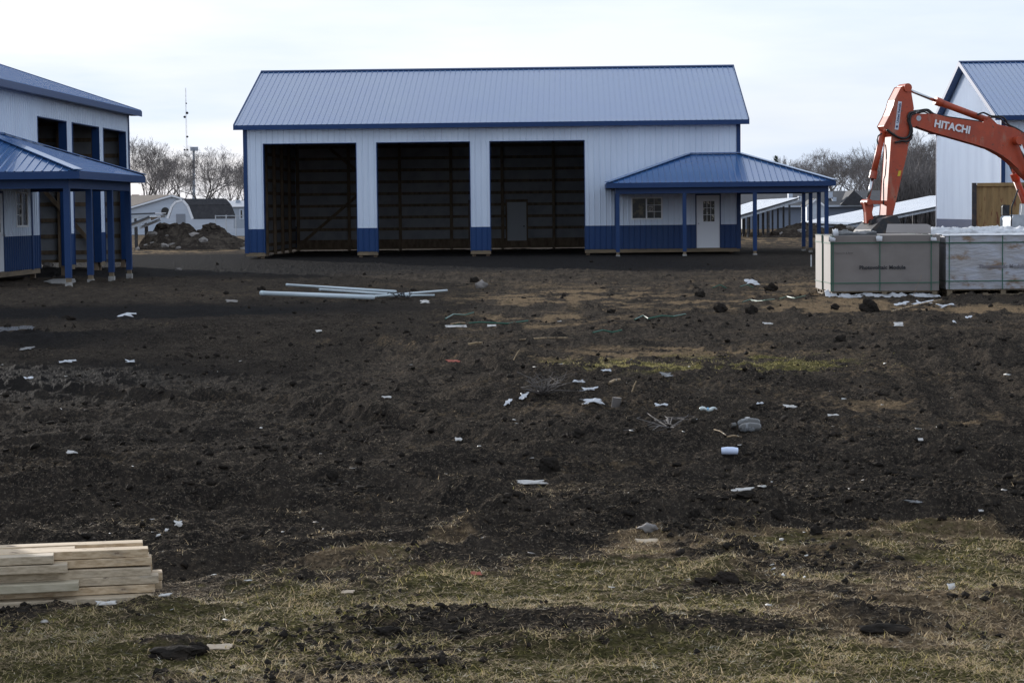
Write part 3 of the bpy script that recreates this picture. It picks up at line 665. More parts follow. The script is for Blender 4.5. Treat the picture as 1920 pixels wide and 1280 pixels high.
def crate(xa, xb, ya, label, wrapped, top=1.234, txt=True, lid=True):
    zb = gz((xa+xb)/2, ya)+.01; r = thing('boxed_pallet', ((xa+xb)/2, ya+.55, zb), label, 'pallet box', 'boxed panels on pallets')
    yb = ya+1.10; z0 = zb+.13
    pm = MB()
    for y in (ya+.02, ya+.5, yb-.12): pm.box(xa+.03, xb-.03, y, y+.1, zb-.03, zb+.03)
    for k in range(7):
        x = xa+.03+k*(xb-xa-.16)/6; pm.box(x, x+.1, ya+.02, yb-.02, zb+.03, zb+.055)
    for y in (ya+.02, ya+.5, yb-.12):
        for x in (xa+.03, (xa+xb)/2-.05, xb-.13): pm.box(x, x+.1, y, y+.1, zb+.055, zb+.105)
    for k in range(9):
        y = ya+.02+k*(yb-ya-.12)/8; pm.box(xa+.03, xb-.03, y, y+.08, zb+.105, zb+.125)
    pm.build('pallet', 'skirt', r)
    bx = MB(); nx, nz = 26, 14; vs = []; q = []
    for j in range(nz+1):                                  # a gently bulging front on a full box
        for i in range(nx+1):
            u, v = i/nx, j/nz; bul = -.014*math.sin(math.pi*u)*math.sin(math.pi*v)+.005*math.sin(u*19+v*7)
            vs.append((xa+(xb-xa)*u, ya+bul, z0+(top-z0)*v))
    bx.add(vs, [(j*(nx+1)+i, j*(nx+1)+i+1, (j+1)*(nx+1)+i+1, (j+1)*(nx+1)+i) for i in range(nx) for j in range(nz)])
    bx.add([(xa,ya,z0),(xb,ya,z0),(xb,yb,z0),(xa,yb,z0),(xa,ya,top),(xb,ya,top),(xb,yb,top),(xa,yb,top)], [(0,3,2,1),(4,5,6,7),(1,2,6,5),(2,3,7,6),(3,0,4,7)])
    b = bx.build('cardboard_box', 'cardw' if wrapped else 'card', r, smooth=False)
    yf = ya-.028
    st = MB(); xs = ((xa+.05, xa+.015, (xa+xb)/2-.10, xb-.16) if not wrapped else (xa+.06, (xa+xb)/2-.03, xb-.2))
    for x in xs: st.box(x-.009, x+.009, yf, yf+.003, z0, top+.006); st.box(x-.009, x+.009, yf, yb+.01, top+.012, top+.015)
    for z in (top-.135, z0+.16): st.box(xa-.01, xb+.01, yf-.004, yf-.001, z-.009, z+.009); st.box(xa-.013, xa-.01, yf-.004, yb, z-.009, z+.009); st.box(xb+.01, xb+.013, yf-.004, yb, z-.009, z+.009)
    build_each(st, 'strap', 'strap', r)
    if lid:
        l = MB(); l.box(xa-.012, xb+.012, ya-.022, yb+.01, top+.001, top+.01); l.box(xa-.012, xb+.012, ya-.0225, ya-.017, top-.12, top+.0005); l.build('lid', 'cardw' if wrapped else 'card', r)
    if txt:
        t = text_mb('Photovoltaic Module', .1, .0015, .0035, 1.06)
        place(t, (xa+(.57 if not wrapped else .66), yf-.0045 if wrapped else yf-.0005, 1.234-.655), Vector((1,0,0)), Vector((0,0,1)), Vector((0,-1,0)), .91)
        # slab serifs on the stems, as the printed face has
        t.build('lettering', 'ink' if not wrapped else M['fadeink'], r)
        if not wrapped:
            t = text_mb('Protection & Panel', .045, .0015, .0, 1.5)
            place(t, (xa+.08, yf-.0005, 1.234-.345), Vector((1,0,0)), Vector((0,0,1)), Vector((0,-1,0)), .36); t.build('small_lettering', 'ink', r)
    return r, zb
M['fadeink'] = mat('faded_ink', (.20,.19,.21), .8)
cx0 = px_x(1557, 41.5); cx1 = px_x(1761, 41.5)
c1, zb = crate(cx0, cx1, 41.5, 'plain brown cardboard pallet box with green straps left of the film wrapped one', False)
crumple('film_skirt', 'film', cx0-.12, cx1-.02, 41.18, 41.52, zb-.0, .10, c1, 2, 60, 7, prof=lambda u,v: .25+.75*v+(.8 if u < .05 else 0)*v)
for px_ in (1560, 1648, 1750):
    X = px_x(px_, 41.46); crumple('corner_film', 'film', X-.06, X+.06, 41.40, 41.52, 1.13, .12, c1, px_ % 17, 6, 5)
c2, zb2 = crate(px_x(1774, 41.55), px_x(1774, 41.55)+2.28, 41.55, 'dirty film wrapped cardboard pallet box cut by the right edge', True, top=1.215)
crumple('top_film', 'film', px_x(1768,41.55), px_x(1769,41.55)+2.3, 41.5, 42.7, 1.225, .035, c2, 4, 60, 14)
c3, _ = crate(px_x(1751, 43.2), px_x(1751, 43.2)+2.28, 43.1, 'pallet box heaped with crumpled white film behind the dirty wrapped one', True, txt=False)
crumple('heaped_film', 'film', px_x(1744,43.0), px_x(1751,43.2)+2.3, 42.95, 44.1, 1.23, .16, c3, 6, 90, 16)
crate(cx0+.02, cx1-.05, 43.1, 'pallet box hidden behind the plain brown cardboard one', False, txt=False)
# loose things on the first pallet box
mb = MB(); a = at(1661,437,42.0); b = at(1746,438,42.0); d = at(1745,424,42.5); e = at(1738,421,42.5); f = at(1664,421,42.5)
mb.prism([a,b,d,e,f], (0,.01,.012)); mb.build('cardboard_sheet', 'card', label='bent grey cardboard sheet standing up on the brown pallet box', cat='cardboard')
crumple('tarp', 'tarp', px_x(1568,42), px_x(1642,42), 41.8, 42.5, 1.245, .11, seed=9, nx=30, ny=10, label='dark crumpled tarp lying on the brown pallet box', cat='tarp')
crumple('torn_film', 'film', px_x(1561,41.7), px_x(1571,41.7), 41.6, 41.8, 1.245, .20, seed=12, nx=8, ny=5, label='torn white film tuft sticking up on the brown pallet box', cat='plastic film')
# ------------------------------------------------------------------ shipping container
Yc = 71.0; xa = px_x(1822, Yc); ct = thing('shipping_container', (xa+3, Yc+1.2, 0), 'tan shipping container with rust streaks in front of the right barn', 'container')
mb = MB(); us = []; u = 0
while u < 6.0: us += [(u,0),(u+.07,0),(u+.14,-.036),(u+.21,-.036)]; u += .28
vs = []
for (u, n) in us: vs += [(xa+.1+min(u,5.86), Yc+.05-n, .17), (xa+.1+min(u,5.86), Yc+.05-n, 2.47)]
mb.add(vs, [(2*i,2*i+2,2*i+3,2*i+1) for i in range(len(us)-1)]); mb.build('side_panel', 'cont', ct)
mb = MB().box(xa+.02, xa+6.04, Yc+.12, Yc+2.4, .16, 2.52); mb.build('body', 'cont', ct)
mb = MB(); mb.box(xa+.17, xa+6.0, Yc, Yc+.07, 2.47, 2.585); mb.box(xa+.17, xa+6., Yc, Yc+.07, .06, .17); build_each(mb, 'rail', 'cont', ct)
for x in (xa, xa+5.9): MB().box(x, x+.16, Yc-.01, Yc+.15, 0, 2.59).build('corner_post', 'steeldark', ct)
aR = -math.atan(xa/Yc); dv = Vector((3, 1.2, 0)); dv.rotate(Matrix.Rotation(aR, 3, 'Z')); ct.rotation_euler.z = aR; ct.location = Vector((xa, Yc, 0))+dv
# ------------------------------------------------------------------ excavator
ea = R(16); eu = Vector((math.cos(ea), math.sin(ea), 0)); en = Vector((math.sin(ea), -math.cos(ea), 0)); P0 = at(1700, 230, 59.0)
def EX(px, py, off=0.):                          # point of the machine's side plane seen at (px,py), off metres deeper
    d = ray(px, py); o = Vector((0,0,CAMZ)); q = P0-en*off; t = (q-o).dot(en)/d.dot(en); return o+d*t
def EZ(X, Y, off=0.): return EX(1600+X/4.266, 140+Y/4.266, off)
ex_base = EX(2105, 480); ex_base.z = 0
ex = thing('excavator', ex_base, 'orange excavator with its long arm reaching down behind the pallet boxes', 'excavator')
deep = -en
def plate(name, pts, off, th, m, parent, bevel=0, label=None):
    base = [EZ(x, y) for x, y in pts]; base = [p+deep*off for p in base]
    return MB().prism(base, deep*th).build(name, m, parent, bevel=bevel, label=label)
arm = plate('arm', [(385,100),(430,84),(458,97),(464,160),(482,270),(474,300),(474,420),(466,510),(440,548),(425,640),(380,830),(312,1130),(264,1138),(278,900),(292,700),(306,495),(262,440),(247,412),(290,330),(318,260),(332,205)], 0, .46, 'orange', ex, .012)
boom_pts = [(466,350),(480,325),(520,315),(660,318),(760,345),(1040,385),(1110,388),(1200,410),(1290,430),(1365,472),(1500,575),(1700,775),(1960,1090),(2060,1230),(2040,1290),(1960,1310),(1880,1250),(1600,1010),(1365,800),(1320,748),(1260,690),(1190,640),(1100,592),(1000,560),(800,502),(640,457),(520,415),(475,392)]
boom = plate('boom', boom_pts, .02, .34, 'orange', ex, .012)
def pinb(name, X, Y, r, off0, off1, m, parent, n=16):
    a = EZ(X, Y)+deep*off0; b = EZ(X, Y)+deep*off1; return MB().tube([a, b], r, n).build(name, m, parent, smooth=False)
pinb('pin', 520, 350, .075, -.03, .40, 'galv', boom); pinb('pin', 470, 370, .19, -.025, .405, 'orange', arm)
pinb('pin', 432, 105, .12, -.05, .43, 'orange', arm); pinb('pin', 1300, 530, .12, -.25, .62, 'orange', boom); pinb('pin', 2010, 1250, .12, -.05, .5, 'steeldark', boom)
def cyl(name, a, rodend, b, r1, r2, off, parent):
    A = EZ(*a)+deep*off; C = EZ(*rodend)+deep*off; B = EZ(*b)+deep*off
    c = MB().tube([C, B], r2, 14).build(name, 'orange', parent, smooth=True); d = (B-C).normalized()
    MB().tube([C-d*.05, C+d*.16], r2*1.25, 14).build('gland', 'orange', c); MB().tube([A, C], r1, 10).build('rod', 'steel', c, smooth=True)
    return c
cyl('arm_cylinder', (450,112), (690,210), (1085,358), .045, .095, .19, ex)
cyl('bucket_cylinder', (138,1010), (178,815), (262,455), .045, .085, .19, ex)
cyl('boom_cylinder', (1300,530), (1395,775), (1600,1310), .05, .10, -.16, ex)
cyl('boom_cylinder', (1300,530), (1405,800), (1600,1310), .05, .10, .86, ex)
plate('cylinder_bracket', [(1060,345),(1100,330),(1165,395),(1180,412),(1050,390)], .1, .18, 'orange', boom)
# linkage
lk = MB()
for off in (.02, .30):
    lk.bar(EZ(125,1020)+deep*off, EZ(315,1022)+deep*off, .10, .055, up=en)
build_each(lk, 'link', 'orange', ex); 
plate('link', [(100,1020),(160,1010),(172,1050),(160,1100),(172,1165),(120,1190),(115,1100)], .10, .18, 'orange', ex, .01)
pinb('pin', 128, 1020, .085, -.02, .42, 'orange', ex); pinb('pin', 150, 1178, .07, -.1, .5, 'steeldark', ex)
# bucket: two side plates and a curved shell
prof = [(318,1150),(292,1122),(240,1138),(190,1150),(100,1238),(40,1330),(30,1440),(90,1560),(190,1610),(300,1590)]
bk = MB(); off0, off1 = -.38, .76
pts = [EZ(x,y) for x,y in prof[1:]]; inn = []
c_ = sum(pts, Vector())/len(pts)
for i in range(len(pts)-1):
    p, q = pts[i], pts[i+1]; p2 = p+(c_-p).normalized()*.04; q2 = q+(c_-q).normalized()*.04
    bk.prism([p+deep*off0, q+deep*off0, q2+deep*off0, p2+deep*off0], deep*(off1-off0))
bucket = bk.build('bucket', 'steeldark', ex)
side = [(318,1150),(292,1124),(190,1152),(105,1238),(45,1330),(36,1440),(92,1552),(190,1600),(300,1585),(345,1400),(330,1250)]
for off in (off0-.02, off1-.01): plate('side_plate', side, off, .03, 'steeldark', bucket)
for k in range(5):
    q = EZ(300,1588)+deep*(off0+.1+k*(off1-off0-.2)/4); MB().bar(q, q+(EZ(380,1560)-EZ(300,1588)), .09, .05, up=en).build('tooth', 'steeldark', bucket)
plate('bucket_ear', [(200,1130),(300,1118),(318,1150),(300,1200),(160,1200),(150,1165)], .05, .03, 'steeldark', bucket); plate('bucket_ear', [(200,1130),(300,1118),(318,1150),(300,1200),(160,1200),(150,1165)], .30, .03, 'steeldark', bucket)
# hoses
def hose(pts, r, off, parent, name='hose'):
    P = [EZ(x,y)+deep*off for x,y in pts]; out = []
    for i in range(len(P)-1):
        a, b, c, d = P[max(0,i-1)], P[i], P[i+1], P[min(len(P)-1,i+2)]
        for k in range(6):
            t = k/6; out.append(.5*((2*b)+(c-a)*t+(2*a-5*b+4*c-d)*t*t+(3*b-a-3*c+d)*t**3))
    out.append(P[-1]); return MB().tube(out, r, 6).build(name, 'rubber', parent, smooth=True)
hose([(485,300),(445,310),(432,360),(450,430),(440,490),(400,510),(350,500),(300,470),(262,440)], .035, -.05, arm)
hose([(490,310),(455,325),(445,380),(462,440),(455,510),(420,535),(380,532),(325,545)], .032, -.06, arm)
hose([(240,470),(212,490),(203,520),(210,560)], .02, .1, arm)
hose([(255,560),(262,650),(252,800),(240,850),(240,1040)], .018, -.02, arm)
for k, dy in enumerate((0, 12, 24)):
    hose([(480,290+dy*.6),(530,285+dy),(600,278+dy*.8),(650,312+dy*.3),(720,330),(860,352),(1040,378)], .022, .05+.1*k, boom)
hose([(505,300),(560,300),(585,285),(620,305)], .02, .0, boom)
hose([(1000,320),(1050,305),(1110,330),(1190,335),(1225,360),(1250,400),(1330,440),(1420,505)], .026, .06, boom); hose([(1090,345),(1150,340),(1205,350),(1235,390),(1310,425)], .024, .2, boom)
# stickers and lettering
def on_face(mb, X0, Y0, X1, Y1, width, parent, name, m, off=-.012):
    a = EZ(X0,Y0); b = EZ(X1,Y1); ux = (b-a).normalized(); uz = en.cross(ux)
    if abs(uz.z) > .5 and uz.z < 0: uz = -uz
    place(mb, a-deep*(-off), ux, uz, en, (b-a).length if width is None else width); return mb.build(name, m, parent)
a = EZ(645,416); b = EZ(928,472); ux = (b-a).normalized(); uz = ux.cross(deep)
if uz.z < 0: uz = -uz
t = text_mb('HITACHI', .285, .004, .011, 1.02); place(t, a+en*.008, ux, uz, en, (b-a).length); t.build('lettering', 'letter', boom)
a = EZ(346,432); b = EZ(372,224); ux = (b-a).normalized(); uz = deep.cross(ux)
if uz.dot(eu) > 0: uz = -uz
Ls = (b-a).length
st = MB(); mb_pts = [a-ux*.03-uz*.055, a+ux*(Ls+.03)-uz*.055, a+ux*(Ls+.03)+uz*.055, a-ux*.03+uz*.055]
sk_ = MB().prism([p+en*.001 for p in mb_pts], en*.004).build('sticker', 'sticker', arm)
t = text_mb('United Rentals', .10, .002, .003, 1.0); place(t, a+ux*.16-uz*.035+en*.0055, ux, uz, en, Ls-.18)
t.tube([a+ux*.055+en*.005, a+ux*.055+en*.009], .035, 12); t.build('sticker_lettering', mat('sticker_ink', (.03,.04,.11), .6), sk_)
y0 = [EZ(362,770),EZ(383,768),EZ(374,812),EZ(352,812)]; MB().prism([p+en*.002 for p in y0], en*.004).build('warning_sticker', 'yellow', arm)
# machine body, right of the frame
def EL(s, d, z): p = ex_base+eu*s+deep*d; return Vector((p.x, p.y, z))
TB = lambda x, y, z: EL(x, y, z)
MB().box(-1.5, 2.6, -.55, 2.15, 1.15, 2.25, TB).build('engine_house', 'orange', ex, bevel=.06)
cabo = MB().box(-1.45, .25, -.6, .35, 1.1, 2.85, TB).build('cab', 'orange', ex, bevel=.06)
MB().box(-1.35, .1, -.615, -.603, 1.75, 2.7, TB).build('cab_window', 'cabglass', cabo); MB().box(-1.465, -1.453, -.5, .25, 1.4, 2.7, TB).build('windscreen', 'cabglass', cabo)
for d in (-.75, 1.75):
    tr = MB(); n = 20; pr = []
    for k in range(n):
        t_ = k/n*2*math.pi; cxx = -1.6 if math.cos(t_) < 0 else 1.6; pr.append((cxx+.42*math.cos(t_), .46+.42*math.sin(t_)))
    tr.prism([EL(x, d, z) for x, z in pr], deep*.6); tr.build('track', 'steeldark', ex)
MB().box(-1.1, 1.1, -.1, 1.7, .35, 1.12, TB).build('undercarriage', 'steeldark', ex)
# grey step box with mirror at the right edge
mrp = [EX(1909,355,-.9), EX(1897,388,-.9), EX(1896,428,-.9)]; arm_m = MB().tube(mrp, .022, 8).build('mirror_arm', 'steeldark', ex)
a = EX(1880,404,-.95); b = EX(1892,404,-.95); h_ = (EX(1880,385,-.95)-a).z
mb = MB(); mb.prism([a, b, b+Vector((.01,0,h_)), a+Vector((.03,0,h_*1.02)), a+Vector((.0,0,h_*.85))], deep*.10); mb.bar(b+Vector((0,0,.02)), EX(1897,406,-.9), .02); mb.build('mirror', 'steeldark', arm_m, bevel=.01)
a = EX(1899,430,-.9); mb = MB(); hh = (EX(1899,405,-.9)-a).z; mb.prism([a-Vector((0,0,.5)), a+eu*1.0-Vector((0,0,.5)), a+eu*1.0+Vector((0,0,hh)), a+eu*.05+Vector((0,0,hh)), a+Vector((0,0,hh*.8))], deep*.7); mb.build('step_box', 'galv', ex, bevel=.03)
a = EX(1915,405,-.9); MB().prism([a, a+eu*.3, a+eu*.3+Vector((0,0,.32)), a+Vector((.03,0,.32))], deep*.12).build('mirror', 'yel2', arm_m, bevel=.02)
# ------------------------------------------------------------------ tilted solar tables
def table(name, NL, NR, length, rows, label, lowpost=.2):
    r = thing(name, ((NL.x+NR.x)/2, NL.y, 0), label, 'solar table', 'solar tables beyond the barns')
    d = (NR-NL); dn = d.normalized(); up = Vector((-dn.z, 0, dn.x)); L_ = Vector((0, length, 0))
    pn = MB(); n = int(length/1.15); w = 1.13
    pn.prism([NL+up*.03, NR+up*.03, NR+up*.07, NL+up*.07], L_); pan = pn.build('panel', 'panel', r)
    fr = MB()
    fr.prism([NL+Vector((0,-.02,0)), NR+Vector((0,-.02,0)), NR+up*.085+Vector((0,-.02,0)), NL+up*.085+Vector((0,-.02,0))], (0,.018,0))
    fr.build('panel_edge', 'panelback', r)
    k = int(d.length/2.0)
    gl = MB()
    for i in range(1, int(length/1.15)):
        y = i*1.15; gl.prism([NL+up*.071+Vector((0,y,0)), NR+up*.071+Vector((0,y,0)), NR+up*.074+Vector((0,y,0)), NL+up*.074+Vector((0,y,0))], (0,.03,0))
    gl.build('panel_gap', 'panelback', pan)
    for q in range(rows):
        y = .15+q*(length-.3)/(rows-1)
        MB().bar(NL+Vector((0,y,-.12)), NR+Vector((0,y,-.12)), .1, .14).build('rail', 'galv', r)
        for f in ((.12, .37, .62, .87) if rows > 2 else (.35,)):
            p = NL+d*f+Vector((0,y,-.19)); g0 = -.02
            if p.z > .1: MB().box(p.x-.06, p.x+.06, p.y-.05, p.y+.05, g0, p.z).build('post', 'galv' if f < .3 else 'steeldark', r)
    return r
Ya = 132; table('solar_table', at(1345,418.5,Ya), at(1501,372,Ya), 30, 9, 'steep solar table seen between the porch posts of the middle barn')
Yb = 136; NL = at(1590,423,Yb); d = at(1757,389,Yb)-NL; table('solar_table', NL, NL+d*1.75, 28, 6, 'wide pale solar table glinting behind the excavator arm')
Yd = 112; table('solar_table', at(232,404,Yd), at(291,401.5,Yd), 3.0, 2, 'flat solar table edge behind the left barn, over the low one'); table('solar_table', at(240,424,Yd-4), at(281,407.5,Yd-4), 3., 2, 'small low solar table tilted steeply beside the left barn')
# ------------------------------------------------------------------ houses in the background
def house_prism(parent, gable, vec, wall_m, roof_m, eave=.35, slopes=()):
    """gable polygon (3d, facing us) swept along vec; slopes = index pairs of the gable edges that carry roof"""
    w = MB().prism(gable, vec).build('wall', wall_m, parent); vec = Vector(vec); vn = vec.normalized(); c = sum(gable, Vector())/len(gable)
    rf = MB()
    for i, j in slopes:
        a, b = gable[i], gable[j]; d = (b-a).normalized(); n = Vector((-d.z,0,d.x));
        if n.z < 0: n = -n
        a2 = a+n*.02; b2 = b+n*.02; rf.prism([a2-vn*eave, b2-vn*eave, b2-vn*eave+n*.13, a2-vn*eave+n*.13], vec+vn*eave*2)
    r = rf.build('roof', roof_m, parent)
    ed = MB()
    for i, j in slopes:
        a, b = gable[i], gable[j]; d = (b-a).normalized(); n = Vector((-d.z,0,d.x));
        if n.z < 0: n = -n
        ed.prism([a-vn*(eave+.03)-n*.03, b-vn*(eave+.03)-n*.03, b-vn*(eave+.03)+n*.12, a-vn*(eave+.03)+n*.12], vn*.028)
    ed.build('roof_trim', 'htrim', r); return w, r
D1 = 190
h1 = thing('house', at(300,440,D1), 'white sided house with brown roof left of the gambrel shed', 'house')
gb = [at(205,441,D1), at(205,401,D1), at(317,368,D1), at(400,392,D1), at(400,441,D1)]
for g_ in (gb[0], gb[4]): g_.z = -.1
w_, r_ = house_prism(h1, gb, (-9, 9, 0), 'hwhite', 'hbrown', slopes=((1,2),(2,3)))
p = at(310,396,D1); MB().tube([p+Vector((0,-.02,0)), p+Vector((0,-.1,0))], .36, 14).build('wall_vent', 'black', h1)
for px_ in (283,294): q = at(px_,370,D1+4); MB().box(q.x-.35, q.x+.35, q.y, q.y+.5, q.z-.35, q.z+.12).build('roof_vent', 'black', r_)
q = at(253,373,D1+5); MB().box(q.x-.3, q.x+.3, q.y, q.y+.6, q.z-.9, q.z+.4).build('chimney', 'brick', r_)
D2 = 150; M['hgrey2'] = mat('garage_door', (.20,.22,.26), .6)
sh = thing('gambrel_shed', at(340,436,D2), 'white shed with black gambrel roof behind the dirt piles', 'shed')
gp = [(317,437),(317,410),(325,387),(336,378.5),(345,377),(353,387),(362,411),(362,437)]; gp = [at(x,y,D2) for x,y in gp]
gp[3] = at(332,379.5,D2); gp[4] = at(344,376.5,D2)
house_prism(sh, gp, (2.75, 1.2, 0), 'hwhite', 'hdark', .06, slopes=((1,2),(2,3),(3,4),(4,5),(5,6)))
a = at(331,436,D2); b = at(347.5,401,D2); MB().box(a.x, b.x, D2-.05, D2-.01, 0.0, b.z).build('door', M['hgrey2'], sh)
for px_ in (368,405): q = at(px_,434,D2+.9); MB().box(q.x, q.x+.06, q.y-.14, q.y-.11, .05, 1.3).build('door_seam', 'hgrey', sh)
D3 = 172; mh = thing('mobile_home', at(500,430,D3), 'long grey mobile home half hidden behind the middle barn', 'mobile home')
a = at(424,440,D3); b = at(620,388,D3); MB().box(a.x, b.x, D3, D3+4.5, .0, at(440,388,D3).z).build('wall', 'hgrey', mh)
zt = at(440,388,D3).z; rr_ = MB().prism([(a.x-.2,D3-.2,zt+.005),(a.x-.2,D3+4.7,zt+.005),(a.x-.2,D3+2.2,zt+.52)], (b.x-a.x+.4,0,0)).build('roof', 'hmetal', mh)
q = at(446,375,D3+1.5); MB().tube([(q.x,q.y,zt+.2),(q.x,q.y,q.z)], [.25,.22], 10).build('vent_pipe', 'hgrey', rr_)
for px_ in (428.5, 450, 478, 520):
    a = at(px_,410,D3-.03); b = at(px_+5.5,393,D3-.03); w_ = MB().box(a.x-.06, b.x+.06, D3-.04, D3-.001, a.z-.06, b.z+.06).build('window', 'hwhite', mh); MB().box(a.x+.06, b.x-.06, D3-.055, D3-.041, a.z+.05, b.z-.05).build('pane', 'glass', w_)
MB().box(at(424,440,D3).x+.1, at(620,440,D3).x, D3-.06, D3-.045, .0, .62).build('skirting', 'hwhite', mh)
D4 = 185; lh = thing('long_house', at(1550,420,D4), 'long low house with dark grey shingle roof behind the middle barn porch', 'house')
a = at(1395,400,D4); b = at(1668,400,D4); za = at(1500,386,D4).z; MB().box(a.x, b.x, D4, D4+9, -.1, za).build('wall', mat('blue_grey_siding', (.16,.19,.25), .7), lh)
zr = at(1520,358.5,D4+4.5).z; rf = MB().prism([(a.x-.4,D4-.6,za-.02),(a.x-.4,D4+9.6,za-.02),(a.x-.4,D4+4.5,zr)], (b.x-a.x+.8,0,0)).build('roof', 'hroof', lh)
rf2 = MB().prism([at(1576,384,D4-1.), at(1632,384,D4-1.), at(1601,357,D4-1.)], (0,6,0)).build('cross_gable', 'hdark', rf)
for px_, py_ in ((1481,366),(1556,364),(1563,374),(1589,374),(1610,372),(1500,372)):
    q = at(px_,py_,D4+1.5); MB().box(q.x-.18, q.x+.18, q.y-.6, q.y+.3, q.z-.35, q.z+.2).build('roof_vent', 'hwhite', rf)
MB().box(a.x-.3, b.x+.3, D4-.66, D4-.6, za-.12, za+.03).build('gutter', 'hwhite', rf)
D5 = 168; ws = thing('small_shed', at(1530,410,D5), 'small pale gabled shed seen between the porch posts', 'shed')
gp = [at(x,y,D5) for x,y in ((1513,415),(1513,388),(1530,375),(1546,388),(1546,415))]; gp[0].z = gp[4].z = -.05
house_prism(ws, gp, (0, 4, 0), 'hwhite', 'hroof', .15, slopes=((1,2),(2,3)))
D6 = 205; fh = thing('flat_house', at(1420,400,D6), 'low pale roofed house right beside the middle barn', 'house')
a = at(1370,400,D6); b = at(1475,400,D6); za = at(1420,383,D6).z; MB().box(a.x, b.x, D6, D6+8, -.1, za).build('wall', 'hwhite', fh)
MB().prism([(a.x-.3,D6-.4,za),(a.x-.3,D6+8.4,za),(a.x-.3,D6+4,za+.75)], (b.x-a.x+.6,0,0)).build('roof', mat('tan_roof', (.26,.22,.2), .9), fh)
# chain link fence
fx = thing('chain_link_fence', (px_x(455,128), 128, 0), 'grey chain link fence in front of the mobile home', 'fence')
for px_ in (404, 424, 442, 460, 480):
    x = px_x(px_, 128); MB().tube([(x,128,-.05),(x,128,1.75)], .035, 6).build('post', 'galv', fx)
MB().tube([(px_x(404,128),128,1.7),(px_x(480,128),128,1.7)], .025, 6).build('rail', 'galv', fx)
wm_ = MB()
for k in range(90):
    x = px_x(404,128)+k*.03*1.0; wm_.tube([(px_x(404,128)+k*.028*1.0, 128.01, .05),(px_x(404,128)+k*.028*1.0, 128.01, 1.68)], .002, 3, False)
wm_.build('mesh', 'galv', fx)
# mast and light pole
Dm = 420; ms = thing('radio_mast', at(352,400,Dm), 'tall thin lattice radio mast rising above the left trees', 'mast')
b0 = at(352,400,Dm); b0.z = 0; t0 = at(348,165,Dm)
lm = MB()
for k in range(3):
    ang = k*2*math.pi/3; o_ = Vector((math.cos(ang), math.sin(ang), 0))*.20; lm.tube([b0+o_, t0+o_*.4], .016, 4)
for k in range(80):
    f0, f1 = k/80, (k+1)/80; a1, a2 = k*2*math.pi/3, (k+1)*2*math.pi/3
    lm.bar(b0.lerp(t0,f0)+Vector((math.cos(a1),math.sin(a1),0))*.2*(1-.6*f0), b0.lerp(t0,f1)+Vector((math.cos(a2),math.sin(a2),0))*.2*(1-.6*f1), .018)
lm.build('lattice', mat('mast_paint', (.42,.40,.40), .6), ms)
for px_, py_, r_ in ((350.5,212,.36),(346,219.5,.33),(351,256.5,.28),(351,281,.28),(346,281,.26),(349,194,.2)):
    q = at(px_,py_,Dm-.6); MB().tube([q, q+Vector((0,.3,0))], r_*.75, 10).build('antenna', 'steeldark', ms)
Dl = 300; lp = thing('light_pole', at(363,400,Dl), 'tall floodlight pole with two lamp boxes among the left trees', 'light pole')
b0 = at(363,400,Dl); b0.z = 0; t0 = at(363,277,Dl); MB().tube([b0, t0], [.28,.16], 8).build('pole', 'hgrey', lp)
MB().bar(at(358,282,Dl), at(370,282,Dl), .15).build('crossbar', 'hgrey', lp)
for px_ in (360.5, 368): q = at(px_,279.5,Dl-.3); MB().box(q.x-.26, q.x+.26, q.y-.2, q.y+.1, q.z-.28, q.z+.3).build('floodlight', 'hgrey', lp)
# ------------------------------------------------------------------ dirt piles
def pile(px, py, Yp, w, d, h, label, seed, m='soilpile', flat=.0, chunks=14, grp=None, cat='dirt pile'):
    c = at(px, py, Yp); vs = []; n = 70; mb = MB()
    for i in range(n+1):
        for j in range(n+1):
            u = i/n*2-1; v = j/n*2-1; r2 = math.hypot(u, v)
            e = max(0, 1-r2)**(.7 if flat else .9); e = min(e, 1-flat)/(1-flat) if flat else e
            vs.append([c.x+u*w, Yp+v*d, e])
    a = np.array(vs); f = fbm(a[:,0]*1.7, a[:,1]*1.7, seed, 5, .6)
    zz = h*a[:,2]*(.62+.75*f)-.05
    mb.add([(a[k,0], a[k,1], zz[k]) for k in range(len(a))], [(i*(n+1)+j,(i+1)*(n+1)+j,(i+1)*(n+1)+j+1,i*(n+1)+j+1) for i in range(n) for j in range(n) if max(zz[i*(n+1)+j],zz[(i+1)*(n+1)+j+1]) > -.045])
    o = mb.build('dirt_pile', m, label=label, cat=cat, loc=(c.x, Yp, 0)); rr = random.Random(seed)
    for k in range(chunks):
        u = rr.uniform(-.8,.8); v = rr.uniform(-.8,.0); i = int((u+1)/2*n); j = int((v+1)/2*n); z = zz[i*(n+1)+j]; s = rr.uniform(.10,.34)*(1.4 if k < 3 else 1)
        pv, pf = ico(1, seed*10+k, .3); mb = MB(); mb.add([(c.x+u*w+p[0]*s, Yp+v*d+p[1]*s*.8, z+p[2]*s*.5) for p in pv], [tuple(q) for q in pf]); mb.build('rubble_lump', 'rubble' if k%2 else 'soilpile', o)
    return o
pile(397, 468, 108, 2.6, 2.2, 1.30, 'dark mound of soil and rubble nearest the middle barn', 301)
pile(325, 466, 110, 1.9, 1.9, 1.22, 'flat topped lump of spoil left of the dark mound', 302, flat=.35)
pile(290, 468, 107, 1.2, 1.2, .42, 'low spill of soil and broken slabs at the left foot of the mounds', 303)
pile(1505, 443, 131, 2.9, 2.4, 1.05, 'brown dirt mound seen between the porch posts', 304, chunks=6)
pile(1575, 443, 136, 1.9, 1.5, .8, 'dirt mound under the wide solar table', 305, chunks=4)
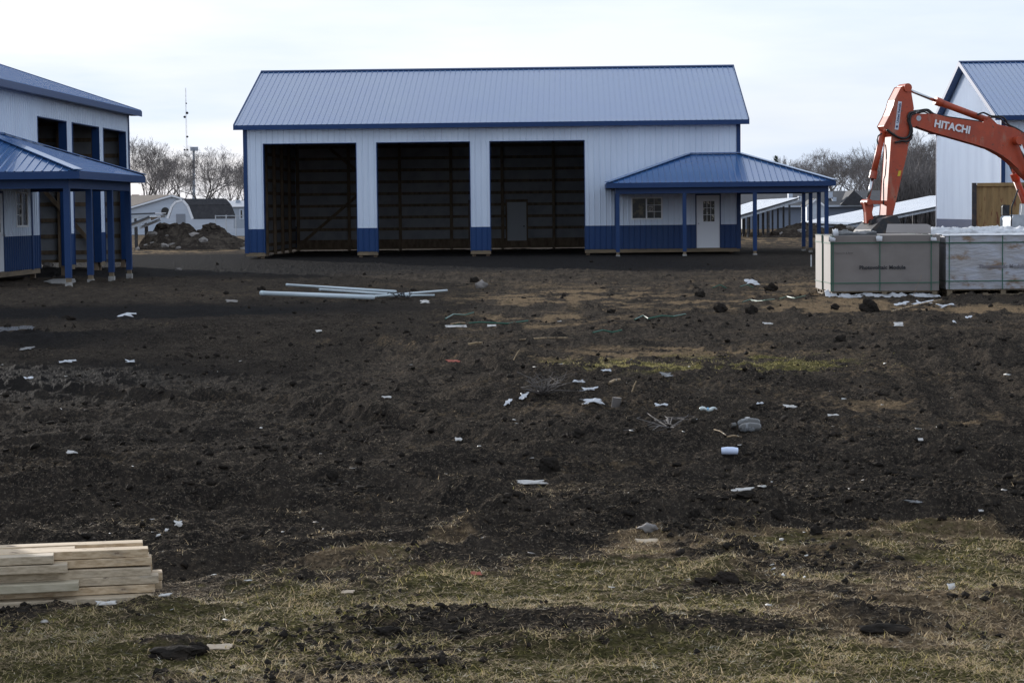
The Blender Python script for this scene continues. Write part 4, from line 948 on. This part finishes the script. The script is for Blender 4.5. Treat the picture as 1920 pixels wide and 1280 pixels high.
# ------------------------------------------------------------------ bare trees
def tree_proto(seed, H, spread, levels=8, vase=.55):
    rr = random.Random(seed); tm, cm = MB(), MB()
    def grow(p, d, L_, r, lv):
        pts = [p]; q = p; dd = d; k = 3 if lv < 5 else 2
        for i in range(k):
            dd = (dd+Vector((rr.gauss(0,.13), rr.gauss(0,.13), rr.gauss(.03,.08)))).normalized(); q = q+dd*(L_/k); pts.append(q)
        mb = tm if lv < 3 else cm; r1 = r*.68; mb.tube(pts, [r+(r1-r)*i/k for i in range(k+1)], 6 if lv < 2 else 3, False)
        if lv >= levels: return
        nb = 2 if lv == 0 else (3 if rr.random() < (.62 if lv < 5 else .35) else 2)
        if lv == 0: nb = 4
        for i in range(nb):
            base = pts[-1] if (i < 2 or lv == 0) else pts[-2].lerp(pts[-1], rr.random())
            a = rr.uniform(.25,.75)*spread*(1 if lv else .8); ph = rr.uniform(0, 6.28) if lv else i*1.57+rr.uniform(-.4,.4)
            s = dd.cross(Vector((0,0,1))); s = s.normalized() if s.length > .1 else Vector((1,0,0)); t = dd.cross(s)
            nd = (dd*math.cos(a)+(s*math.cos(ph)+t*math.sin(ph))*math.sin(a)); nd.z += .10; nd.normalize()
            grow(base, nd, L_*rr.uniform(.66,.86), max(r1*(.74 if i else .9), .011), lv+1)
    grow(Vector((0,0,0)), Vector((rr.gauss(0,.04),rr.gauss(0,.04),1)).normalized(), H*.24, H*.020, 0)
    zt = max(v[2] for v in cm.v); k = H/zt; out = []
    for mb, nm, m in ((tm,'trunk','bark'),(cm,'crown','twig')):
        me = bpy.data.meshes.new(nm); me.from_pydata([(v[0]*k, v[1]*k, v[2]*k) for v in mb.v], [], mb.f); me.update(); me.materials.append(M[m]); out.append(me)
    return out
protos = [tree_proto(s, 12, sp) for s, sp in ((5,1.0),(17,.85),(23,1.15),(31,.95),(44,.75))]
def tree(px, py_top, D, k, label, wscale=1., rot=None, base=-.1):
    top = at(px, py_top, D); H = top.z*1.10; r = thing('bare_tree', (top.x, D, base), label, 'tree', 'leafless trees on the skyline')
    for me, nm in zip(protos[k], ('trunk', 'crown')):
        o = bpy.data.objects.new(nm, me); col.objects.link(o); o.parent = r; ORG[o.name] = ORG[r.name]
    s = H/12; r.scale = (s*wscale, s*wscale, s); r.rotation_euler.z = rnd.uniform(0,6.28) if rot is None else rot
T_L = [(262,262,215,3,'tallest bare tree beside the left barn roof',.85),(300,292,230,0,'bare tree over the brown roofed house',1.),(335,296,235,1,'bare tree left of the radio mast',.9),(376,284,220,2,'broad bare tree over the gambrel shed, round the light pole',.95),
       (410,305,235,3,'bare tree right of the broad one over the shed',.9),(437,312,225,4,'slim bare tree above the mobile home',.9),(455,302,215,0,'bare tree touching the left edge of the middle barn',.8),(283,300,240,4,'slim bare tree behind the brown roof chimney',.9),(425,330,245,2,'low bare tree behind the mobile home vent pipe',1.2),(318,322,250,3,'low bare tree behind the white gable',1.1)]
T_R = [(1478,300,245,4,'small bare tree rising over the porch roof slope',.9),(1508,305,250,1,'bare tree just right of the porch hip',1.),(1549,287,235,2,'broad bare tree left of the two round ones beyond the porch',.9),(1590,286,225,0,'round crowned bare tree over the grey shingle roof',1.),(1632,298,235,2,'bare tree behind the excavator bucket cylinder',.9),
       (1690,270,225,3,'tall bare tree just right of the excavator arm',.9),(1718,258,215,1,'tallest bare tree left of the right barn gable',.9),(1748,264,220,0,'bare tree touching the right barn gable',.9),(1665,300,240,4,'slim bare tree behind the excavator arm',1.),(1705,285,205,2,'near bare tree in the dense clump by the right barn',1.),(1735,290,205,4,'slim near bare tree in the dense clump by the right barn',1.1),(1415,318,250,3,'bare tree half behind the porch ridge',1.),(1445,312,250,2,'low bare tree behind the porch roof',1.),(1525,312,255,3,'low bare tree behind the porch eave end',1.2),(1570,305,250,4,'low bare tree behind the round crowned one',1.3),(1610,305,255,1,'low bare tree left of the bucket cylinder',1.3)]
for a in T_L+T_R: tree(*a)
# undergrowth: a mass of thin stems below the crowns
ub = MB()
def brush(px0, px1, D, top, n, seed):
    rr = random.Random(seed)
    for k in range(n):
        px = rr.uniform(px0, px1); y = D+rr.uniform(-6,6); b0 = Vector((px_x(px, y), y, -.1)); H = top*rr.uniform(.35,1.0)
        for j in range(4):
            e = b0+Vector((rr.gauss(0,.22)*H, rr.gauss(0,.2)*H, H*rr.uniform(.6,1))); m_ = b0.lerp(e,.55)+Vector((rr.gauss(0,.2),0,0)); ub.tube([b0, m_, e], [.035,.025,.016], 3, False)
            f = m_.lerp(e,.4); ub.tube([f, f+Vector((rr.gauss(0,.8),rr.gauss(0,.4),rr.uniform(.3,1.4)))], [.02,.014], 3, False)
brush(240,470,222,3.2,420,1); brush(1380,1665,222,3.8,600,2); brush(1655,1765,198,7.2,900,3); brush(1655,1765,212,9.,500,4)
ub.build('brushwood', 'twig', label='tangled leafless undergrowth below the distant trees', cat='undergrowth', kind='stuff')
# conifer tip over the porch
ct_ = at(1455,294,240); cf = thing('conifer', (ct_.x, 240, 0), 'dark conifer tip poking above the porch roof', 'tree')
MB().tube([(ct_.x,240,-.1),(ct_.x,240,ct_.z)], [.22,.03], 6).build('trunk', 'bark', cf)
mb = MB()
for k in range(420):
    f = rnd.random()**.8; z = ct_.z*(1-f*.85); a = rnd.uniform(0,6.28); L_ = (.15+f*2.2)*rnd.uniform(.7,1.1); c = Vector((ct_.x,240,z)); e = c+Vector((math.cos(a)*L_, math.sin(a)*L_, -.12*L_+.15))
    mb.bar(c, e, .16, .07)
mb.build('crown', 'needle', cf)
# ------------------------------------------------------------------ stacked lumber
A_ = gnd(0,1141); B_ = gnd(289,1128); lx = (B_-A_).normalized(); lyv = Vector((-lx.y, lx.x, 0)); base = B_.copy()
z_l = -.012
kx = 1/403.
def board(endpx, d, k, w, label, mkey, L_=4.88, skew=0.):
    s = (endpx-289)*kx; T_ = lambda x, y, z: base+lx*x+lyv*(y+skew*(x-s))+Vector((0,0,z))
    mb = MB(); [mb.add([T_(x, y, z) for x in (s-L_*q,) for y in (d, d+w) for z in (0,.038)], []) for q in [i/12 for i in range(13)]]; mb.f = [tuple(4*i+k_ for k_ in f) for i in range(12) for f in ((0,1,5,4),(1,3,7,5),(3,2,6,7),(2,0,4,6))]+[(0,2,3,1),(48,49,51,50)]; o0 = base+lx*s
    for i, v in enumerate(mb.v): mb.v[i] = (v[0], v[1], v[2]+z_l+.0415*k+(.0025*math.sin(v[0]*1.9+k*2+d*30)))
    o = mb.build('board', mkey, bevel=.003, label=label, cat='board', group='stacked lumber boards'); return o
BO = [(285,0,0,.089,'bottom front board of the lumber stack','pine2'),(290,.092,0,.089,'bottom board just behind the front one, its end showing','pine2'),(284,.185,0,.089,None,'pine'),(286,.278,0,.089,None,'pine'),
 (292,.085,1,.089,'reddish board in the second layer from the ground','pine'),(306,.178,1,.089,'second layer board poking out furthest right','pine'),(290,.271,1,.089,None,'pine'),
 (299,.085,2,.089,'third layer board whose right half shows in front','pine2'),(151,-.008,2,.089,'greenish board sticking forward at mid height, ending halfway','green'),(307,.178,2,.089,'third layer board poking out furthest right with a pale end','pine'),(288,.271,2,.089,None,'pine'),
 (285,.085,3,.089,'long fourth layer board with a dark knot, front face whole','pine2'),(288,.178,3,.089,None,'pine'),(284,.271,3,.089,None,'pine'),
 (287,.110,4,.089,'fifth layer board set back behind the short one','pine'),(131,.020,4,.089,'short fifth layer board under the top nailed one','pine2'),(283,.203,4,.089,None,'pine'),(280,.296,4,.089,None,'pine'),
 (281,.118,5,.089,'top layer board lit at its right end','pine'),(106,.027,5,.089,'top front board with nail marks, ending left','pine2'),(144,.212,5,.089,'middle top board ending halfway along','pine'),(272,.305,5,.089,'rear top board with a round knot near its end','pine')]
M['green'] = mat('greenish_board', (.44,.385,.28), .7, noise=[((.30,.26,.175), 5, (.3,9,9), .4,.7)])
for e, d, k, w_, lb, mk in BO: board(e, d, k, w_, lb or 'plain board inside the lumber stack, seen only by its end', mk, skew=rnd.uniform(-.004,.004))
# ------------------------------------------------------------------ pipes on the mud
def pipe(pa, pb, r, dz, label):
    a = on(*pa); b = on(*pb); a.z = b.z = max(a.z, b.z)+dz; mb = MB(); mb.tube([a, b], r, 14); d = (b-a).normalized(); mb.tube([a-d*.0, a+d*.12], r*1.12, 14)
    return mb.build('pipe', 'pvc', smooth=True, label=label, cat='pipe', group='white pipes lying in a bundle')
pipe((490,557),(700,563),.047,.055,'thickest white pipe at the left front of the bundle'); pipe((538,553),(742,559),.028,.10,'thin white pipe behind the thick one, sticking left'); pipe((600,556),(770,561),.028,.07,'short white pipe in the middle of the bundle')
pipe((700,561),(838,556),.022,.05,'thin white pipe pointing right beyond the bundle'); pipe((640,560),(815,558.5),.022,.04,'lowest thin white pipe under the right end')
for k in range(9):
    q = on(682+k*11+rnd.uniform(-3,3), 560+rnd.uniform(-1.5,2)); mb = MB(); n_ = 9
    pts = [(q.x+.10*math.cos(t*.8)*(1+.3*math.sin(t*2.1+k)), q.y+.06*math.sin(t*.8), q.z+.07+.05*math.sin(t*1.7+k)) for t in range(n_)]; mb.tube(pts, .012, 5)
    mb.build('pipe_hanger', 'black', label='black looped pipe hanger clipped round the right half of the pipes', cat='hanger', group='black hangers on the pipes')
# ------------------------------------------------------------------ litter one can point at
def scrap(px, py, wpx, hpx, m, name, label, cat, jag=.25, curl=.02, th=.004, seed=0, rot=0.):
    c = on(px, py); S_ = FPX/c.y; w = wpx/S_*.85; rr = random.Random(seed*7+int(px)); e = CAMZ/c.y
    lift = min(.6, .35); dep = hpx/S_/(e+lift)*.8; n = 14; mb = MB(); nx, ny = 9, 5; vs = []
    px1, px2 = rr.uniform(0,6), rr.uniform(0,6)
    for i in range(nx+1):
        for j in range(ny+1):
            u = i/nx*2-1; v = j/ny*2-1; an = math.atan2(v, u); rad = 1-jag*(.5+.5*math.sin(an*2+px1))-jag*.7*(.5+.5*math.sin(an*5+px2))
            x = u*w/2*rad*1.25; y = v*dep/2*rad*1.25; z = lift*(y+dep/2)+curl*math.sin(u*3+seed+v)*math.cos(v*2+seed)*w*.7+rr.uniform(-1,1)*curl*.25*w
            vs.append((c.x+x*math.cos(rot)-y*math.sin(rot), c.y+x*math.sin(rot)+y*math.cos(rot), c.z+.002+z))
    mb.add(vs, [(i*(ny+1)+j,(i+1)*(ny+1)+j,(i+1)*(ny+1)+j+1,i*(ny+1)+j+1) for i in range(nx) for j in range(ny)])
    o = mb.build(name, m, label=label, cat=cat); s = o.modifiers.new('s','SOLIDIFY'); s.thickness = th; return o
SC = [(995,907,72,9,'paper','paper_strip','long torn white paper strip in the middle foreground','paper',.35),(1213,1016,50,8,'cardin','cardboard_piece','tan cardboard piece right of centre at the edge of the lawn','cardboard',.2),
 (410,1215,52,11,'cardin','cardboard_piece','tan cardboard piece in the lawn right of the lumber, beside a black clod','cardboard',.12),(652,1111,26,6,'cardin','cardboard_piece','small pale cardboard chip in the green part of the lawn','cardboard',.2),
 (893,1077,22,9,'red','red_scrap','small brick red scrap in the dry lawn','scrap',.3),(335,987,24,13,'paper','paper_scrap','crumpled bright white paper by the end of the lumber','paper',.45),(312,998,10,6,'paper','paper_scrap','little white flake left of the crumpled paper','paper',.4),(297,1008,9,6,'paper','paper_scrap','little white flake nearest the lumber end','paper',.4),
 (138,852,26,7,'paper','cardboard_piece','pale cardboard piece alone in the dark mud at left','cardboard',.2),(1392,920,46,8,'paper','paper_scrap','dirty flattened paper right of the white tub, lower down','paper',.4),(1720,942,52,6,'clear','plastic_strip','grey plastic strip in the mud at lower right','plastic',.4),
 (1840,961,12,4,'paper','paper_scrap','tiny white scrap at lower right above the lawn','paper',.3),(1112,757,50,9,'film','plastic_strip','bright white plastic strip in the rubbish patch','plastic',.35),(1100,731,44,7,'film','plastic_strip','pale strip just above the bright one in the rubbish patch','plastic',.35),
 (1240,761,26,5,'film','plastic_strip','white sliver right of the log stub in the rubbish patch','plastic',.3),(1137,701,24,4,'film','plastic_strip','thin white sliver under the green grass patch','plastic',.3),(1085,720,24,6,'film','plastic_strip','greyish flake left of the pale strips','plastic',.4),
 (982,750,20,14,'film','crumpled_bag','crumpled white bag, right one of two by the dead plant','plastic bag',.4),(953,759,14,14,'film','crumpled_bag','small crumpled white bag, left one of two by the dead plant','plastic bag',.4),(1410,533,34,12,'film','crumpled_bag','white crumpled plastic left of the brown pallet box','plastic',.45),
 (1250,710,30,10,'clear','crumpled_bag','grey crumpled plastic right of the grass patch edge','plastic',.4),(860,829,14,8,'paper','paper_scrap','white upturned flake in the dark field left of centre','paper',.3),(855,614,42,4,'paper','wood_lath','pale lath left of centre near the green strap','lath',.1),
 (922,613,20,4,'paper','paper_scrap','white flake right of the pale lath','paper',.2),(600,623,18,4,'paper','paper_scrap','white flake in the left middle field','paper',.2),(125,680,34,6,'film','plastic_strip','white plastic rag near the muddy ridge at left','plastic',.4),(245,679,26,5,'film','plastic_strip','white plastic rag right of the one by the ridge','plastic',.4),
 (52,712,22,6,'film','plastic_strip','white plastic rag lowest on the left edge','plastic',.4),(238,593,44,8,'film','plastic_strip','pale sheet lying by the long puddle','plastic',.4),(50,656,30,7,'clear','plastic_strip','grey sheet in the small puddle','plastic',.4),
 (725,748,18,4,'paper','paper_scrap','light flake alone left of the bags','paper',.2),(850,680,0+28,5,'red','red_scrap','thin reddish strip left of the dead plant','scrap',.3),(1685,613,20,8,'paper','cardboard_piece','grey card below the pallet boxes','cardboard',.2),(1816,597,14,6,'film','plastic_scrap','white scrap under the film wrapped box','plastic',.4),
 (1789,608,8,5,'film','plastic_scrap','tiny white scrap left of the one under the wrapped box','plastic',.4),(1730,571,44,9,'film','plastic_scrap','crumpled pale film lying just below the brown box corner','plastic',.45),(1775,575,48,6,'film','plastic_scrap','flat pale film below the wrapped box corner','plastic',.4),(1690,572,30,8,'film','plastic_scrap','small heap of pale film below the brown box','plastic',.5),
 (1482,768,26,7,'paper','paper_scrap','pale peaked flake right of the milky bottle','paper',.35),(1562,779,22,4,'paper','paper_scrap','thin curved pale flake at right centre','paper',.3),(1425,758,14,5,'film','plastic_scrap','small white twist above the milky bottle','plastic',.5),(1722,826,20,5,'paper','wood_chip','pale slanted chip at right centre','chip',.15),
 (1785,1103,16,12,'paper','wood_chip','white slanted sliver in the lawn at right','chip',.15),(797,568,26,7,'paper','paper_scrap','crumpled pale sheet just right of the pipes','paper',.4),(1440,608,20,4,'paper','paper_scrap','thin pale flake left below the brown box','paper',.3),(200,1136,44,8,'paper','paper_sheet','grey sheet under the lumber stack','paper',.2),(310,1117,30,6,'paper','paper_scrap','thin curled paper at the lower right end of the lumber','paper',.4),
 (435,567,26,6,'rubble','flat_stone','flat pale slab left of the pipes','stone',.3)]
for k, s in enumerate(SC):
    px, py, w_, h_, m_, nm, lb, ct2, jg = s; scrap(px, py, w_, h_, m_, nm, lb, ct2, jg, .10 if m_ == 'film' else .03, seed=k, rot=rnd.uniform(-.15,.15))
def lathe(pts, prof_, n=14):
    pass
# milky bottle lying down
c = on(1312,778); d = Vector((.97,.25,.0)).normalized(); Lb = 34/(FPX/c.y); bt = thing('water_bottle', c, 'milky crushed drinks bottle lying on the mud at right centre', 'bottle')
pr = [(0,.02),(.04,.045),(.16,.05),(.26,.042),(.34,.033),(.42,.034),(.50,.043),(.70,.048),(.80,.035),(.88,.018),(.93,.018)]
c2 = c+Vector((0,0,.035)); sc_ = Lb
MB().tube([c2+d*p*sc_+Vector((0,0,.01*math.sin(p*9))) for p,_ in pr], [r*sc_*2.2 for _,r in pr], 14).build('body', 'bottle', bt, smooth=True)
MB().tube([c2+d*.93*sc_, c2+d*1.0*sc_], .02*sc_*2.2, 12).build('cap', 'film', bt); MB().tube([c2+d*.40*sc_, c2+d*.50*sc_], [.037*2.25*sc_,.044*2.25*sc_], 14, False).build('label_band', 'bluel', bt)
# dirty jug
c = on(1385,812); Lb = 42/(FPX/c.y); jg_ = thing('plastic_jug', c, 'dirty clear plastic jug half sunk in the mud right of the milky bottle', 'jug')
for dy, zz_ in ((0,.03),(.10,.055)):
    MB().tube([c+Vector((0,dy,zz_)), c+Vector((.03,dy,zz_)), c+Vector((Lb*.5,dy+.01,zz_+.005)), c+Vector((Lb*.9,dy,zz_)), c+Vector((Lb,dy,zz_))], [.02,.036,.04,.038,.025], 12).build('side', 'clear', jg_, smooth=True)
MB().tube([c+Vector((-.02,.05,.05)), c+Vector((-.05,.04,.05))], .02, 10).build('neck', 'clear', jg_)
# white tub half buried
c = on(1368,857,.012); rt = 15/(FPX/c.y); tb = MB()
tb.tube([c+Vector((-rt,0,.03)), c+Vector((-rt*.3,-.004,.032)), c+Vector((rt*.4,-.004,.031)), c+Vector((rt,0,.028))], [.024,.027,.027,.024], 18)
tb.build('plastic_tub', 'tub', smooth=False, label='bright bluish white tub lying on the mud right of centre', cat='tub')
# green straps
for k, (pts, lb) in enumerate([([(1112,627),(1130,624),(1148,626),(1166,624)],'short green strap in front of the field centre'),([(1190,602),(1205,599),(1215,601),(1240,597),(1262,596),(1285,593)],'wavy green strap beside white scraps'),([(1393,569),(1405,566),(1420,567),(1436,567),(1452,563)],'bright green strap curl left of the brown box'),([(1336,543),(1350,541),(1362,542)],'small green strap curl furthest left of the boxes'),([(835,600),(850,594),(872,593),(888,590)],'faint green strap arc left of centre'),([(850,612),(900,609),(950,610),(990,607)],'long faint green strap left of centre'),([(1462,562),(1475,560),(1490,561),(1510,558)],'thin green strap nearest the brown box'),([(1388,541),(1400,539),(1412,540)],'tiny green strap under the crumpled plastic')]):
    P = [on(x, y, .02+.02*(i%2)) for i, (x,y) in enumerate(pts)]; mb = MB()
    mb.tube(P, .012, 5); mb.build('green_strap', 'strap', label=lb, cat='strap')
# sticks and laths
for a, b, r, lb in (((1185,742),(1194,722),.006,'pale twig standing slanted in the rubbish patch'),((1142,728),(1162,718),.012,'pale stick lying beside the slanted twig'),((963,680),(975,699),.007,'thin straw stick leaning in the dead plant'),((878,652),(905,647),.016,'left half of the long lath in the field'),((975,643),(1064,637),.012,'long thin lath lying across the field centre'),((1765,565),(1672,588),.014,'slanted lath below the pallet boxes'),((1364,826),(1390,828),.007,'thin pale twig below the dirty jug'),((1338,812),(1362,824),.004,'hair thin twig left of the dirty jug'),((845,612),(872,611),.014,'short round stick left of centre'),((700,1),(701,2),0,'')):
    if not r: continue
    P = on(*a, .03); Q = on(*b, .03)
    if lb.startswith('pale twig') or 'leaning' in lb: Q = Vector((P.x+(b[0]-a[0])*P.y/FPX, P.y+.02, P.z+abs(b[1]-a[1])*P.y/FPX))
    MB().tube([P, P.lerp(Q,.5)+Vector((0,0,.01)), Q], r, 6).build('stick', straw, label=lb, cat='stick')
# log stub
c = on(1155,762); MB().tube([c+Vector((0,0,-.02)), c+Vector((.01,0,.075))], [.045,.04], 10).build('log_stub', 'bark', label='short upright log stub in the rubbish patch', cat='log')
# dead plant stems
DPC = on(1018,742); DPD = on(1255,802)
dp = MB()
for k in range(70):
    c = DPC; q = c+Vector((rnd.gauss(0,.13), rnd.gauss(0,.2), rnd.uniform(.02,.22))); dp.tube([c, c.lerp(q,.5)+Vector((rnd.gauss(0,.06),rnd.gauss(0,.05),.03)), q], [.004,.003,.0015], 4, False)
dp.build('dead_plant', 'bark', label='dark tangle of dead weed stems left of the rubbish patch', cat='dead plant')
dp = MB()
for k in range(34):
    c = DPD; q = c+Vector((rnd.gauss(0,.17), rnd.gauss(0,.4), rnd.uniform(-.02,.07))); dp.tube([c, c.lerp(q,.5)+Vector((rnd.gauss(0,.09),rnd.gauss(0,.06),.03)), q], [.004,.004,.002], 4, False)
dp.build('dead_plant', 'bark', label='pale tangle of roots and stems below the rubbish patch', cat='dead plant')
c = on(1712,556); MB().tube([c, c+Vector((.06,0,.16)), c+Vector((.17,0,.42))], [.004,.003,.002], 4).build('dry_weed', straw, label='single dry weed stalk in front of the brown box', cat='weed')
# bigger clods and stones one can pick out
CL = [(1632,575,30,26,'black upright clod in front of the brown box','soil'),(1145,583,14,8,'clod left below the boxes','soil'),(903,534,20,14,'grey stone in the upper middle of the field','rubble'),(889,524,14,11,'black clod left of the grey stone','soil'),(1313,552,18,12,'dark clod at the left side of the wavy strap','soil'),(1445,540,24,14,'dark clod right of the crumpled plastic','soil'),(1351,577,22,16,'lower dark clod in the upper right field','soil'),(1408,581,22,17,'round dark clod under the bright green strap curl','soil'),
 (1215,990,30,15,'grey flat stone above the tan cardboard','rubble'),(1457,970,24,18,'black round clod at the lower right','soil'),(1531,997,24,16,'black clod between lawn and mud at lower right','soil'),(1303,966,18,14,'black clod left of the lower right round one','soil'),(1400,930,36,12,'flat black clod under the flattened paper','soil'),(1362,1083,44,24,'craggy clod in the right lawn','soilpile'),(1318,1092,28,15,'craggy small clod left of the large lawn one','soilpile'),
 (330,1220,90,24,'long black clod in the left lawn by the cardboard','soil'),(378,1214,28,20,'black knob at the end of the long lawn clod','soil'),(727,1183,42,16,'black clod in the green lawn left of centre','soil'),(1085,815+0,26,14,'clod below the two bags','soil'),(622,893,20,16,'pointed clod in the left dark field','soil'),(90,497,22,10,'grey round boulder under the left barn posts','rubble'),(490,542,14,10,'clod behind the left tip of the pipes','soil'),(335,505,12,5,'small pale stone near the left barn','rubble'),
 (1660,1178,100,16,'broad black clod with a crack in the right lawn','soil'),(1565,575,18,9,'clod left of the upright one','soil'),(128,596,22,9,'dark clod on the ridge by the puddle','soil'),(1575,635,22,14,'clod in the right field below the boxes','soil'),(1030,868,34,26,'stump like black clod in the middle field','soil')]
for k, (px, py, w_, h_, lb, m_) in enumerate(CL):
    c = gnd(px, py+h_*.4); c = on(px, py+h_*.4); S_ = FPX/c.y; pv, pf = ico(3, 500+k, .22); mb = MB(); a_ = w_/S_/2; b_ = h_/S_*.62
    nn = fbm(pv[:,0]*3+k, pv[:,1]*3+pv[:,2]*2.3, 600+k, 4, .6); pv = pv*(.75+.55*nn[:,None])
    mb.add([(c.x+p[0]*a_, c.y+p[1]*a_*.6, c.z+p[2]*b_+b_*.35) for p in pv], [tuple(q) for q in pf]); mb.build('stone' if m_ == 'rubble' else 'soil_clod', m_, smooth=m_ == 'rubble', label=lb, cat='stone' if m_ == 'rubble' else 'clod')
# concrete spill and puddles
def puddle(name, pts, label, m='water', dz=.0, kind='structure'):
    P = [gnd(x, y) for x, y in pts]; z = -.052; rr = random.Random(len(pts)); Q = []
    for i in range(len(P)):
        a, b = P[i], P[(i+1)%len(P)]
        for k in range(5):
            q = a.lerp(b, k/5); f = (vnoise(np.array([q.x*3]), np.array([q.y*3]), 7)[0]-.5)*.22; Q.append(Vector((q.x+f, q.y+f*2, z)))
    return MB().add(Q, [tuple(range(len(Q)))]).build(name, m, kind=kind)
puddle('puddle', [(-40,607),(60,601),(75,605),(40,617),(-10,626),(-60,628)], '', dz=.03)
puddle('puddle', [(20,650),(80,640),(118,641),(90,656),(50,662)], '', dz=.03)
P = [gnd(x, y) for x, y in ((82,531),(100,526),(140,526),(142,530),(128,534),(96,534))]
MB().prism([Vector((p.x,p.y,gz(p.x,p.y)+.0)) for p in P], (0,0,.045)).build('concrete_spill', 'concrete', label='thin pale concrete spill round the foot of the nearest porch post', cat='concrete')
# unseen trailer added left of the frame only to shade the left foreground
tl = thing('added_shade_trailer', (-7.9, 12.8, 0), 'unseen white trailer added outside the left edge to shade the lawn', 'shade caster')
MB().box(-9.4, -6.3, 10.0, 15.6, .55, 2.95).build('body', 'white', tl, bevel=.04)
for xw in (-9.45, -6.45):
    for yw in (12.2, 13.2): MB().tube([(xw, yw, .36), (xw+.22, yw, .36)], .36, 20).build('wheel', 'rubber', tl)
MB().bar((-7.9, 10.0, .5), (-7.9, 8.6, .45), .1).build('drawbar', 'steeldark', tl)
# stakes by the porch
c = on(1521,500); MB().tube([c, c+Vector((.0,0,22*c.y/FPX))], .022, 6).build('stake', 'film', label='short white marker stake right of the porch', cat='stake')
c = on(1541,500); MB().tube([c, c+Vector((-.17,0,.82))], .028, 8).build('stake', 'galv', label='leaning grey pipe stake next to the brown box', cat='stake')
c = on(1097,470); MB().box(c.x-.12,c.x+.12,c.y,c.y+.2,c.z,c.z+.18).build('bucket_of_scrap', 'strap', label='small dark green bundle inside the third bay', cat='bundle') if False else None
#P2END
# ------------------------------------------------------------------ light and sky
el, az = R(12.2), R(32)        # az: degrees left of +Y
sd = Vector((-math.sin(az)*math.cos(el), math.cos(az)*math.cos(el), math.sin(el)))
sl = bpy.data.lights.new('sun', 'SUN'); sl.energy = 5.0; sl.angle = R(.5); sl.color = (1, .96, .91)
so = bpy.data.objects.new('sun', sl); col.objects.link(so); so.rotation_euler = sd.to_track_quat('Z', 'Y').to_euler()
w = bpy.data.worlds.new('World'); sc.world = w; w.use_nodes = True; wn = w.node_tree; bg = wn.nodes['Background']
sky = wn.nodes.new('ShaderNodeTexSky'); sky.sky_type = 'NISHITA'; sky.sun_disc = False; sky.sun_elevation = el
sky.sun_rotation = -az; sky.air_density = 1.; sky.dust_density = 1.2; sky.ozone_density = 1.6
wtc = wn.nodes.new('ShaderNodeTexCoord'); wm = wn.nodes.new('ShaderNodeMapping'); wm.inputs['Scale'].default_value = (1,1,6)
wn.links.new(wtc.outputs['Generated'], wm.inputs[0]); wz = wn.nodes.new('ShaderNodeTexNoise'); wz.inputs['Scale'].default_value = 2.6; wz.inputs['Detail'].default_value = 7; wz.inputs['Roughness'].default_value = .55
wn.links.new(wm.outputs[0], wz.inputs['Vector'])
wr = wn.nodes.new('ShaderNodeMapRange'); wr.inputs[1].default_value = .36; wr.inputs[2].default_value = .62; wr.inputs[3].default_value = .80; wr.inputs[4].default_value = 1.0
wn.links.new(wz.outputs['Fac'], wr.inputs[0])
wx = wn.nodes.new('ShaderNodeMix'); wx.data_type = 'RGBA'; wn.links.new(wr.outputs[0], wx.inputs[0]); wn.links.new(sky.outputs[0], wx.inputs[6]); wx.inputs[7].default_value = (7.6, 8.4, 9.9, 1)
wz2 = wn.nodes.new('ShaderNodeTexNoise'); wz2.inputs['Scale'].default_value = 3.4; wz2.inputs['Detail'].default_value = 6; wn.links.new(wm.outputs[0], wz2.inputs['Vector'])
wr2 = wn.nodes.new('ShaderNodeMapRange'); wr2.inputs[1].default_value = .40; wr2.inputs[2].default_value = .62; wn.links.new(wz2.outputs['Fac'], wr2.inputs[0])
wc = wn.nodes.new('ShaderNodeMix'); wc.data_type = 'RGBA'; wn.links.new(wr2.outputs[0], wc.inputs[0]); wc.inputs[6].default_value = (6.3, 7.4, 9.2, 1); wc.inputs[7].default_value = (8.2, 8.8, 9.8, 1)
wn.links.new(wc.outputs[2], wx.inputs[7]); wn.links.new(wx.outputs[2], bg.inputs['Color']); bg.inputs['Strength'].default_value = .10
sc.view_settings.view_transform = 'Standard'; sc.view_settings.look = 'None'; sc.view_settings.exposure = 0.22; sc.view_settings.gamma = 1
sc.cycles.use_denoising = True; sc.cycles.denoising_input_passes = 'RGB_ALBEDO_NORMAL'; sc.cycles.denoising_prefilter = 'ACCURATE'
